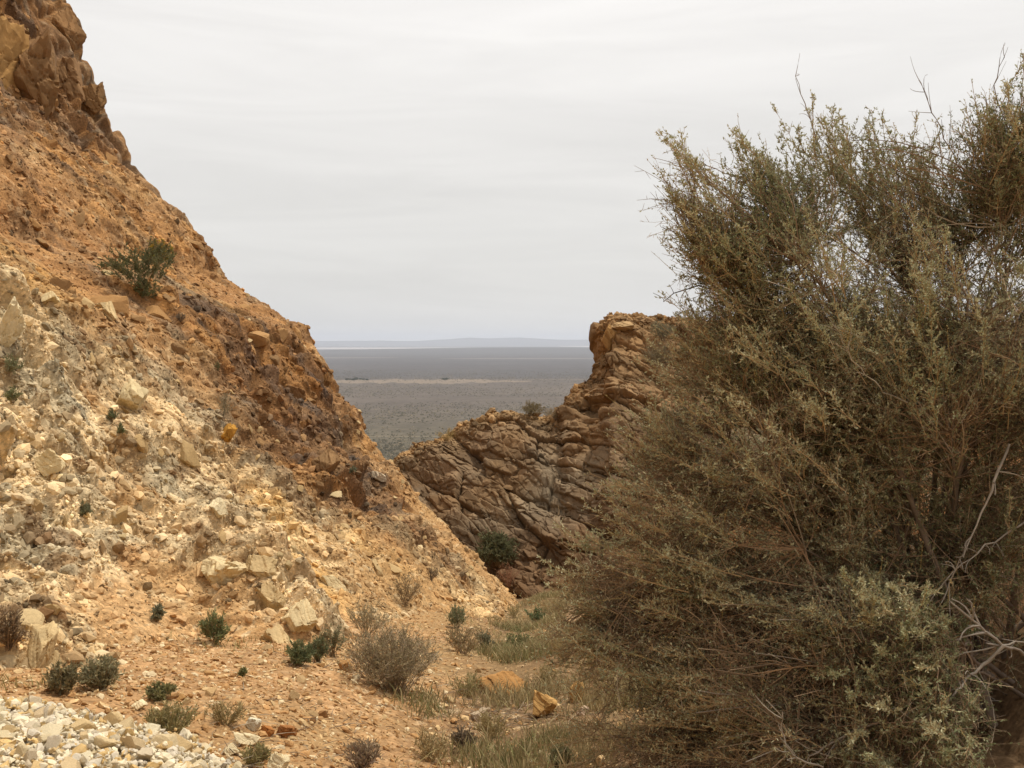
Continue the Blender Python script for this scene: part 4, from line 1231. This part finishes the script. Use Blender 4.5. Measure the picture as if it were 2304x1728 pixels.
LOBES = [
    lobe(612, 585, 42, 3.8, 0.6, 0.25), lobe(575, 640, 40, 3.8, 0.35, 0.25),
    lobe(728, 235, 58, 3.75, 0.9, 0.50), lobe(690, 190, 26, 3.7, 0.3, 0.35), lobe(760, 190, 28, 3.85, 0.4, 0.8),
    lobe(832, 192, 54, 3.9, 1.0, 0.85), lobe(892, 190, 40, 4.0, 0.6, 0.85),
    lobe(975, 205, 66, 3.9, 0.9, 0.45), lobe(1020, 145, 48, 3.7, 0.6, 0.35), lobe(1080, 180, 80, 3.8, 0.7, 0.5),
    lobe(840, 290, 105, 3.75, 1.9, 0.6), lobe(960, 320, 120, 3.75, 2.2, 0.6), lobe(1075, 330, 110, 3.8, 1.2, 0.5),
    lobe(745, 330, 62, 3.8, 0.9, 0.45), lobe(722, 415, 74, 3.8, 1.3, 0.35), lobe(800, 420, 110, 3.65, 1.9, 0.55),
    lobe(920, 440, 105, 3.6, 1.6, 0.6), lobe(1030, 430, 90, 3.7, 1.1, 0.55),
    lobe(685, 465, 52, 3.8, 0.8, 0.30), lobe(645, 535, 52, 3.75, 0.8, 0.30), lobe(690, 520, 80, 3.7, 1.2, 0.45),
    lobe(655, 620, 72, 3.7, 1.1, 0.5), lobe(640, 700, 70, 3.6, 1.0, 0.35), lobe(625, 770, 70, 3.5, 0.9, 0.3),
    lobe(790, 540, 95, 3.5, 1.6, 0.55), lobe(835, 590, 62, 3.35, 0.9, 0.75), lobe(885, 640, 66, 3.25, 1.0, 0.75), lobe(745, 660, 80, 3.45, 1.2, 0.35),
    lobe(800, 740, 85, 3.35, 1.1, 0.3), lobe(910, 740, 70, 3.1, 1.0, 0.7),
    lobe(800, 480, 150, 4.3, 1.6, 0.5), lobe(950, 500, 150, 4.3, 1.6, 0.5), lobe(820, 660, 130, 4.1, 1.3, 0.4), lobe(860, 650, 100, 4.2, 0.9, 0.4),
    lobe(960, 560, 70, 3.6, 0.7, 0.45), lobe(1010, 500, 60, 3.6, 0.7, 0.5), lobe(1090, 520, 80, 3.9, 0.5, 0.4),
]
lw = np.array([l[2] for l in LOBES])
base_c = np.array([1.75, 4.0, 0.12])
root = empty('big_shrub', base_c, 'big tangled grey green desert shrub filling the right side of the picture', 'shrub')


HOLLOWS = [(at(985, 470, 3.45), 0.26), (at(800, 545, 3.25), 0.20), (at(790, 700, 3.0), 0.20), (at(690, 640, 3.3), 0.10), (at(960, 560, 3.3), 0.22)]


def hollow(P):
    """bare pockets in the crown where old stems show"""
    h = np.zeros(len(P), bool)
    for c_, r_h in HOLLOWS:
        h |= np.linalg.norm((P - c_) * np.array([1, 0.55, 1]), axis=1) < r_h * (1 + 0.35 * fbm(P, 5, 415, 2))
    return h


def lobe_points(n, shell=0.55):
    k = rb.choice(len(LOBES), n, p=lw / lw.sum())
    c = np.array([LOBES[i][0] for i in k])
    R = np.array([LOBES[i][1] for i in k])
    sq = np.array([LOBES[i][4] for i in k])
    g = np.array([LOBES[i][3] for i in k])
    d = unit(rb.normal(size=(n, 3)))
    rad = rb.uniform(0, 1, n) ** (shell)
    return c + d * (R * rad)[:, None] * sq, g, rad


# limbs from the root crown
nP_ = 64
tg, _g, _r = lobe_points(nP_, 0.5)
bs = base_c + rb.normal(0, 1, (nP_, 3)) * np.array([0.2, 0.14, 0.03])
tg = lerp(bs, tg, 0.92)
mid = lerp(bs, tg, 0.45) + np.array([0, 0, 1]) * (0.18 * np.linalg.norm(tg - bs, axis=1))[:, None] + rb.normal(0, 0.09, (nP_, 3))
KP = 14
LP = bezier(bs, mid, tg, KP) + rb.normal(0, 0.012, (nP_, KP, 3)) * np.linspace(0, 1, KP)[None, :, None]
LR = np.linspace(1, 0.22, KP)[None, :] * rb.uniform(0.008, 0.017, (nP_, 1))
for k in range(nP_):
    V, f = tubes(LP[k:k + 1], LR[k:k + 1] * 1.25, 6)
    c = np.array([[0.20, 0.155, 0.12]]) * rb.uniform(0.8, 1.25)
    mesh_object('limb', V - base_c, f, M_twig, root, col=np.repeat(c, len(V), 0), smooth_shade=True)

# boughs: from the limbs out into the crown
nS = 3500
ts, gs, rs = lobe_points(nS * 3, 0.42)
ok_ = fbm(ts, 2.4, 410, 2) + 0.12 * rb.normal(size=nS * 3) > -0.12
ok_ &= (ts[:, 2] < 1.8) | (fbm(ts, 4.2, 411, 2) > -0.10 - 0.25 * (ts[:, 2] > 2.2))
ok_ |= (ts[:, 0] < 1.05) & (ts[:, 2] > 1.75) & (rb.uniform(0, 1, nS * 3) < 0.5)
ok_ &= ~hollow(ts)
ts, gs, rs = ts[ok_][:nS], gs[ok_][:nS], rs[ok_][:nS]
nS = len(ts)
nodes = LP[:, 3:].reshape(-1, 3)
aim = ts + unit(unit(base_c + np.array([0, 0, 0.5]) - ts) + rb.normal(0, 0.55, (nS, 3))) * rb.uniform(0.12, 0.42, (nS, 1))
best = np.empty(nS, int)
for a in range(0, nS, 400):
    dd = ((aim[a:a + 400, None, :] - nodes[None]) ** 2).sum(2)
    best[a:a + 400] = dd.argmin(1)
ss = nodes[best]
dist = np.linalg.norm(ts - ss, axis=1)
far = dist > 0.55
ss[far] = ts[far] + unit(ss[far] - ts[far]) * 0.55
dirs = ts - ss
ms = lerp(ss, ts, 0.5) + rb.normal(0, 0.20, (nS, 3)) * np.linalg.norm(dirs, axis=1)[:, None] + np.array([0, 0, 0.02])
KS = 7
SV = bezier(ss, ms, ts, KS)
SR = np.linspace(1, 0.4, KS)[None, :] * rb.uniform(0.0016, 0.0034, (nS, 1))
V, f = tubes(SV, SR, 3)
cS = np.where(rb.uniform(0, 1, (nS, 1)) < 0.16, np.array([[0.34, 0.28, 0.21]]), np.array([[0.245, 0.165, 0.105]])) * rb.uniform(0.65, 1.3, (nS, 1))
tag(mesh_object('boughs', V - base_c, f, M_twig, root, col=np.repeat(cS, KS * 3, 0)), kind='stuff')

# twigs
per = 9
nT = nS * per
si = np.repeat(np.arange(nS), per)
fr = rb.uniform(0.15, 1.0, nT) * (KS - 1.001)
i0 = fr.astype(int)
st = lerp(SV[si, i0], SV[si, i0 + 1], (fr - i0)[:, None])
tang = unit(SV[si, i0 + 1] - SV[si, i0])
outw = unit(st - (base_c + np.array([0, 0, 0.55])))
td = unit(tang * 0.75 + rb.normal(0, 0.7, (nT, 3)) + outw * 0.25 + np.array([-0.18, 0, 0.12]))
tl = rb.uniform(0.05, 0.17, nT)
en = st + td * tl[:, None]
md = lerp(st, en, 0.5) + rb.normal(0, 0.13, (nT, 3)) * tl[:, None]
TV = bezier(st, md, en, 4)
TR = np.linspace(1, 0.45, 4)[None, :] * rb.uniform(0.0008, 0.0015, (nT, 1))
V, f = tubes(TV, TR, 3)
cT = np.where(rb.uniform(0, 1, (nT, 1)) < 0.25, np.array([[0.38, 0.285, 0.19]]), np.array([[0.255, 0.18, 0.115]])) * rb.uniform(0.6, 1.35, (nT, 1))
tag(mesh_object('twigs', V - base_c, f, M_twig, root, col=np.repeat(cT, 12, 0)), kind='stuff')
# spiny twiglets
per2 = 3
nX = nT * per2
ti = np.repeat(np.arange(nT), per2)
fr = rb.uniform(0.1, 0.95, nX) * 2.999
i0 = fr.astype(int)
xs_ = lerp(TV[ti, i0], TV[ti, i0 + 1], (fr - i0)[:, None])
xd = unit(td[ti] * 0.7 + rb.normal(0, 0.7, (nX, 3)))
XV = np.stack([xs_, xs_ + xd * rb.uniform(0.012, 0.05, (nX, 1))], 1)
V, f = tubes(XV, np.array([[0.0009, 0.0005]]) * np.ones((nX, 1)), 3)
tag(mesh_object('twiglets', V - base_c, f, M_twig, root, col=np.repeat(cT[ti] * rb.uniform(0.8, 1.2, (nX, 1)), 6, 0)), kind='stuff')
# leaves, in green clumps that leave other sprays bare
gsel = np.clip(gs[si] + 1.1 * fbm(st, 3.2, 401, 3) + 0.25 * (rs[si] - 0.6), 0.04, 1.0)
nleaf = rb.poisson(gsel * 24)
li = np.repeat(np.arange(nT), nleaf)
nL = len(li)
fr = rb.uniform(0.1, 1.0, nL) * 2.999
i0 = fr.astype(int)
lp = lerp(TV[li, i0], TV[li, i0 + 1], (fr - i0)[:, None])
ld = unit(td[li] * 0.9 + rb.normal(0, 0.6, (nL, 3)) + np.array([0, 0, 0.25]))
V, f = leaf_quads(lp, ld, rb.uniform(0.008, 0.017, nL), rb.uniform(0.0035, 0.0065, nL), rb)
fresh = smooth(-0.2, 0.5, fbm(st, 2.1, 402, 2))[li][:, None]
cL = (np.array([[0.37, 0.37, 0.24]]) * (1 - fresh) + np.array([[0.21, 0.23, 0.12]]) * fresh) * rb.uniform(0.65, 1.35, (nL, 1))
tag(mesh_object('foliage', V - base_c, f, M_leaf, root, col=np.repeat(cL, 4, 0)), kind='stuff')
# feathery leafy sprays standing out of the crown
nF = 1150
fp, fg, frad = lobe_points(nF * 6, 0.28)
cover = np.zeros(len(fp))
second = np.zeros(len(fp))
for c_, R_, _w, _g2, q_ in LOBES:
    v_ = 1 - np.linalg.norm((fp - c_) / (R_ * q_), axis=1)
    second = np.maximum(second, np.minimum(cover, v_))
    cover = np.maximum(cover, v_)
keep = np.where(~hollow(fp) & (cover < 0.32) & ((fp[:, 2] < 1.8) | (fbm(fp, 4.2, 411, 2) > -0.12 - 0.25 * (fp[:, 2] > 2.2))) & ((fbm(fp, 2.4, 410, 2) > -0.2) | ((fp[:, 0] < 1.05) & (fp[:, 2] > 1.75))))[0][:nF]
fp, fg = fp[keep], fg[keep]
nF = len(fp)
fd = unit(unit(fp - np.array([1.5, 4.1, 0.3])) * 0.9 + rb.normal(0, 0.3, (nF, 3)) + np.column_stack([-0.45 - 0.45 * smooth(1.3, 0.7, fp[:, 0]), np.full(nF, -0.25), 0.32 - 0.15 * smooth(1.3, 0.7, fp[:, 0])]))
fl = rb.uniform(0.12, 0.32, nF)
FS = bezier(fp - fd * (fl * 0.45)[:, None], fp + rb.normal(0, 0.02, (nF, 3)) + np.array([0, 0, 0.012]), fp + fd * (fl * 0.55)[:, None] + np.array([0, 0, 1]) * (fl * 0.12)[:, None], 9)
V1, f1_ = tubes(FS, np.linspace(1, 0.35, 9)[None, :] * rb.uniform(0.0013, 0.0024, (nF, 1)), 3)
ns_ = 26
fi = np.repeat(np.arange(nF), ns_)
fr = rb.uniform(0.12, 1.0, len(fi)) * 7.999
i0 = fr.astype(int)
sp_ = lerp(FS[fi, i0], FS[fi, i0 + 1], (fr - i0)[:, None])
sd = unit(unit(FS[fi, i0 + 1] - FS[fi, i0]) * 0.9 + rb.normal(0, 0.5, (len(fi), 3)) + np.array([0, 0, 0.15]))
sl = rb.uniform(0.02, 0.075, len(fi)) * (1.15 - 0.6 * fr / 8)
SS = np.stack([sp_, sp_ + sd * (sl * 0.5)[:, None] + rb.normal(0, 0.003, (len(fi), 3)), sp_ + sd * sl[:, None]], 1)
V2, f2_ = tubes(SS, np.array([[0.0009, 0.0008, 0.0005]]) * np.ones((len(fi), 1)), 3)
cF = np.array([[0.42, 0.30, 0.17]])
tag(mesh_object('leafy_sprays', np.vstack([V1, V2]) - base_c, [f1_, f2_ + len(V1)], M_twig, root, col=np.vstack([np.repeat(cF, len(V1), 0), np.repeat(np.repeat(cF, len(fi), 0) * rb.uniform(0.7, 1.3, (len(fi), 1)), 9, 0)])), kind='stuff')
green_ = np.clip(0.12 + fg * 0.85 + 0.7 * fbm(fp, 2.5, 405, 2), 0.08, 1.0)
nl_ = rb.poisson(green_[fi] * 9)
li = np.repeat(np.arange(len(fi)), nl_)
fr = rb.uniform(0.0, 1.0, len(li)) * 1.999
i0 = fr.astype(int)
lp = lerp(SS[li, i0], SS[li, i0 + 1], (fr - i0)[:, None])
ld = unit(sd[li] * 0.8 + rb.normal(0, 0.6, (len(li), 3)) + np.array([0, 0, 0.2]))
V, f = leaf_quads(lp, ld, rb.uniform(0.008, 0.016, len(li)), rb.uniform(0.0035, 0.0065, len(li)), rb)
tone = rb.uniform(0, 1, (nF, 1))
cL = (np.array([[0.52, 0.50, 0.33]]) * tone + np.array([[0.32, 0.34, 0.20]]) * (1 - tone))[fi[li]] * rb.uniform(0.7, 1.3, (len(li), 1))
tag(mesh_object('spray_leaves', V - base_c, f, M_leaf, root, col=np.repeat(cL, 4, 0)), kind='stuff')
# seed spikes: pale yellow tips standing out of the crown
tipi = np.where((rs[si] > 0.82) & (rb.uniform(0, 1, nT) < 0.10))[0]
nK = len(tipi)
kd = unit(td[tipi] + outw[tipi] * 0.5 + np.array([0, 0, 0.5]))
kl = rb.uniform(0.05, 0.13, nK)
k0 = TV[tipi, 3]
KV = bezier(k0, k0 + kd * (kl * 0.5)[:, None] + rb.normal(0, 0.006, (nK, 3)), k0 + kd * kl[:, None], 4)
V, f = tubes(KV, np.linspace(1, 0.5, 4)[None, :] * 0.0011 * np.ones((nK, 1)), 3)
nb = 9
bi = np.repeat(np.arange(nK), nb)
fr = rb.uniform(0.2, 1.0, len(bi)) * 2.999
i0 = fr.astype(int)
bpnt = lerp(KV[bi, i0], KV[bi, i0 + 1], (fr - i0)[:, None])
V2, f2 = leaf_quads(bpnt, unit(rb.normal(size=(len(bi), 3)) + kd[bi]), rb.uniform(0.004, 0.008, len(bi)), rb.uniform(0.003, 0.005, len(bi)), rb)
cK = np.array([[0.46, 0.36, 0.17]])
tag(mesh_object('seed_spikes', np.vstack([V, V2]) - base_c, [f, f2 + len(V)], M_leaf, root, col=np.vstack([np.repeat(cK, len(V), 0), np.repeat(np.repeat(cK, len(bi), 0) * rb.uniform(0.7, 1.25, (len(bi), 1)), 4, 0)])), kind='stuff')


def bare(pts, Y, r0, r1, c, label=None, side=0):
    """a bare dead branch through picture points of the 2212-wide view, with side shoots"""
    P = np.array([vp(x, y, Y + dy + 0.12) for x, y, dy in pts])
    a = np.concatenate([[0], np.cumsum(np.linalg.norm(np.diff(P, axis=0), axis=1))])
    K = 14
    q = np.linspace(0, a[-1], K)
    L = np.column_stack([np.interp(q, a, P[:, j]) for j in range(3)])
    for _ in range(2):
        L[1:-1] = 0.25 * L[:-2] + 0.5 * L[1:-1] + 0.25 * L[2:]
    L += rb.normal(0, 0.0032, L.shape)
    V, f = tubes(L[None], (np.linspace(r0, r1, K) * 0.72 * rb.uniform(0.8, 1.25, K))[None], 6)
    allV, allF = [V], [f]
    if side:
        j = rb.integers(3, K, side)
        d = unit(unit(L[-1] - L[0])[None] * 0.7 + rb.normal(0, 0.6, (side, 3)))
        ln = rb.uniform(0.03, 0.12, side)
        e = L[np.minimum(j, K - 1)] + d * ln[:, None]
        m_ = lerp(L[np.minimum(j, K - 1)], e, 0.5) + rb.normal(0, 0.015, (side, 3))
        B = bezier(L[np.minimum(j, K - 1)], m_, e, 5)
        V3, f3 = tubes(B, np.linspace(r1 * 0.9, r1 * 0.4, 5)[None] * np.ones((side, 1)), 4)
        allF.append(f3 + len(V))
        allV.append(V3)
    V = np.vstack(allV)
    o = mesh_object('dead_branch', V - base_c, allF, M_twig, root, col=np.array([c]) * 0.8 * (1 + 0.45 * fbm(V, 14, 17, 3))[:, None], smooth_shade=True)
    if label:
        o['label'] = label


# bare stems fanning out low, where the crown is open
nq = 110
qs = base_c + rb.normal(0, 1, (nq, 3)) * np.array([0.22, 0.16, 0.04])
qe = np.array([at(rb.uniform(690, 960), rb.uniform(600, 800), rb.uniform(2.95, 3.6)) for _ in range(nq)])
qe = np.where((qe[:, 2:3] < 0.1), qe * np.array([1, 1, 0]) + np.array([0, 0, 1]) * rb.uniform(0.06, 0.25, (nq, 1)), qe)
qm = lerp(qs, qe, 0.5) + np.array([0, 0, 0.10]) + rb.normal(0, 0.07, (nq, 3))
QV = bezier(qs, qm, qe, 10) + rb.normal(0, 0.005, (nq, 10, 3))
V, f = tubes(QV, np.linspace(1, 0.4, 10)[None, :] * rb.uniform(0.0018, 0.0042, (nq, 1)), 4)
cq = np.where(rb.uniform(0, 1, (nq, 1)) < 0.3, np.array([[0.29, 0.24, 0.19]]), np.array([[0.20, 0.14, 0.09]])) * rb.uniform(0.7, 1.3, (nq, 1))
tag(mesh_object('bare_stems', V - base_c, f, M_twig, root, col=np.repeat(cq, 40, 0)), kind='stuff')
PALE = (0.40, 0.35, 0.29)
bare([(2230, 1420, 0.1), (2165, 1395, 0), (2110, 1345, 0), (2050, 1300, 0)], 3.0, 0.009, 0.005, (0.34, 0.29, 0.24), 'thick grey forked dead branch', 8)
bare([(2165, 1395, 0), (2110, 1450, 0), (2060, 1500, -0.1), (1990, 1560, -0.1)], 3.0, 0.008, 0.003, PALE, None, 8)
bare([(2230, 1380, 0.1), (2165, 1395, 0), (2080, 1410, 0), (2000, 1450, 0)], 3.0, 0.005, 0.002, PALE, None, 8)
bare([(2180, 960, 0.2), (2150, 1040, 0.1), (2090, 1180, 0), (2050, 1260, 0)], 3.2, 0.007, 0.003, PALE, 'pale bare dead branch', 10)
bare([(2220, 1120, 0.2), (2130, 1180, 0.1), (2060, 1230, 0), (1990, 1330, 0)], 3.2, 0.005, 0.002, PALE, None, 10)
bare([(1780, 1659, 0), (1720, 1640, 0), (1690, 1600, 0), (1690, 1540, 0)], 2.9, 0.005, 0.002, PALE, None, 6)
bare([(1900, 1560, 0), (1800, 1600, 0), (1740, 1640, 0), (1710, 1700, 0)], 3.0, 0.005, 0.003, (0.36, 0.31, 0.26), None, 6)
bare([(1990, 1560, 0.1), (1900, 1590, 0), (1800, 1620, 0), (1700, 1600, 0)], 3.05, 0.004, 0.002, (0.34, 0.24, 0.15), None, 12)
bare([(1990, 1420, 0.1), (1850, 1440, 0), (1720, 1440, 0), (1620, 1455, 0)], 3.1, 0.005, 0.0018, (0.42, 0.28, 0.17), 'rusty bare spray pointing left', 26)
bare([(1700, 720, 0.2), (1600, 660, 0), (1530, 610, 0), (1490, 620, 0), (1430, 650, 0)], 3.75, 0.008, 0.002, (0.13, 0.11, 0.10), 'dark bare branch reaching left against the sky', 16)
bare([(1620, 640, 0.1), (1540, 570, 0), (1480, 520, 0), (1440, 490, 0)], 3.75, 0.005, 0.0015, (0.22, 0.16, 0.12), None, 14)
bare([(1700, 420, 0.1), (1590, 380, 0), (1520, 355, 0), (1465, 350, 0)], 3.7, 0.004, 0.0014, (0.26, 0.18, 0.12), None, 16)
bare([(2100, 420, 0.1), (2060, 330, 0), (2010, 240, 0), (1990, 180, 0)], 3.8, 0.004, 0.0014, (0.26, 0.18, 0.12), None, 14)
bare([(2200, 380, 0.1), (2180, 280, 0), (2140, 190, 0), (2170, 125, 0)], 3.8, 0.005, 0.0014, (0.26, 0.18, 0.12), None, 18)
bare([(1800, 400, 0.1), (1770, 320, 0), (1745, 240, 0), (1718, 165, 0)], 3.85, 0.004, 0.0014, (0.30, 0.22, 0.14), None, 12)
bare([(1300, 1290, 0.1), (1250, 1210, 0), (1215, 1150, 0), (1195, 1120, 0)], 3.7, 0.004, 0.0016, (0.46, 0.34, 0.20), 'straw coloured bare twig sticking out low on the left', 12)
bare([(1900, 600, 0), (1850, 560, -0.1), (1810, 520, -0.1), (1790, 505, -0.1)], 3.5, 0.003, 0.0014, (0.46, 0.34, 0.2), None, 10)
bare([(1960, 870, 0), (1900, 840, -0.1), (1850, 790, -0.1), (1800, 700, -0.1)], 3.3, 0.004, 0.0016, (0.42, 0.36, 0.28), None, 8)

# ------------------------------------------------------------------ far trees on the plain
rt = np.random.default_rng(77)
def far_tree(px, py, wm, hm, label, seed):
    d = ray(px, py)
    Y = (EYE - PLAIN) / -d[2]
    P = np.array([d[0] * Y, Y, PLAIN])
    r = np.random.default_rng(seed)
    n = 260
    q = unit(r.normal(size=(n, 3))) * r.uniform(0.4, 1, (n, 1)) * np.array([wm / 2, wm / 2, hm * 0.42]) + np.array([0, 0, hm * 0.58])
    V, f = leaf_quads(q, unit(r.normal(size=(n, 3))), np.full(n, hm * 0.28), np.full(n, hm * 0.22), r)
    ro = empty('far_tree', P, label, 'tree', 'far trees on the plain')
    mesh_object('crown', V, f, M_leaf, ro, col=np.repeat(np.array([[0.045, 0.06, 0.03]]), len(V), 0))
    tv_, tf_ = tubes(np.array([[[0, 0, -0.3], [0, 0, hm * 0.25], [0, 0, hm * 0.5]]]), np.array([[0.3, 0.25, 0.15]]) * hm / 6, 5)
    mesh_object('trunk', tv_, tf_, M_twig, ro, col=np.repeat(np.array([[0.12, 0.09, 0.06]]), len(tv_), 0))
    return ro


for k in range(7):
    far_tree(346 + k * 3.6 + rt.uniform(-1, 1), 380.3 + rt.uniform(-0.6, 0.6), rt.uniform(9, 16), rt.uniform(5, 8), 'tiny dark tree in the far row left of the sandy wash', 600 + k)
far_tree(445, 380.4, 26, 8, 'tiny dark clump alone in the middle of the sandy wash', 620)
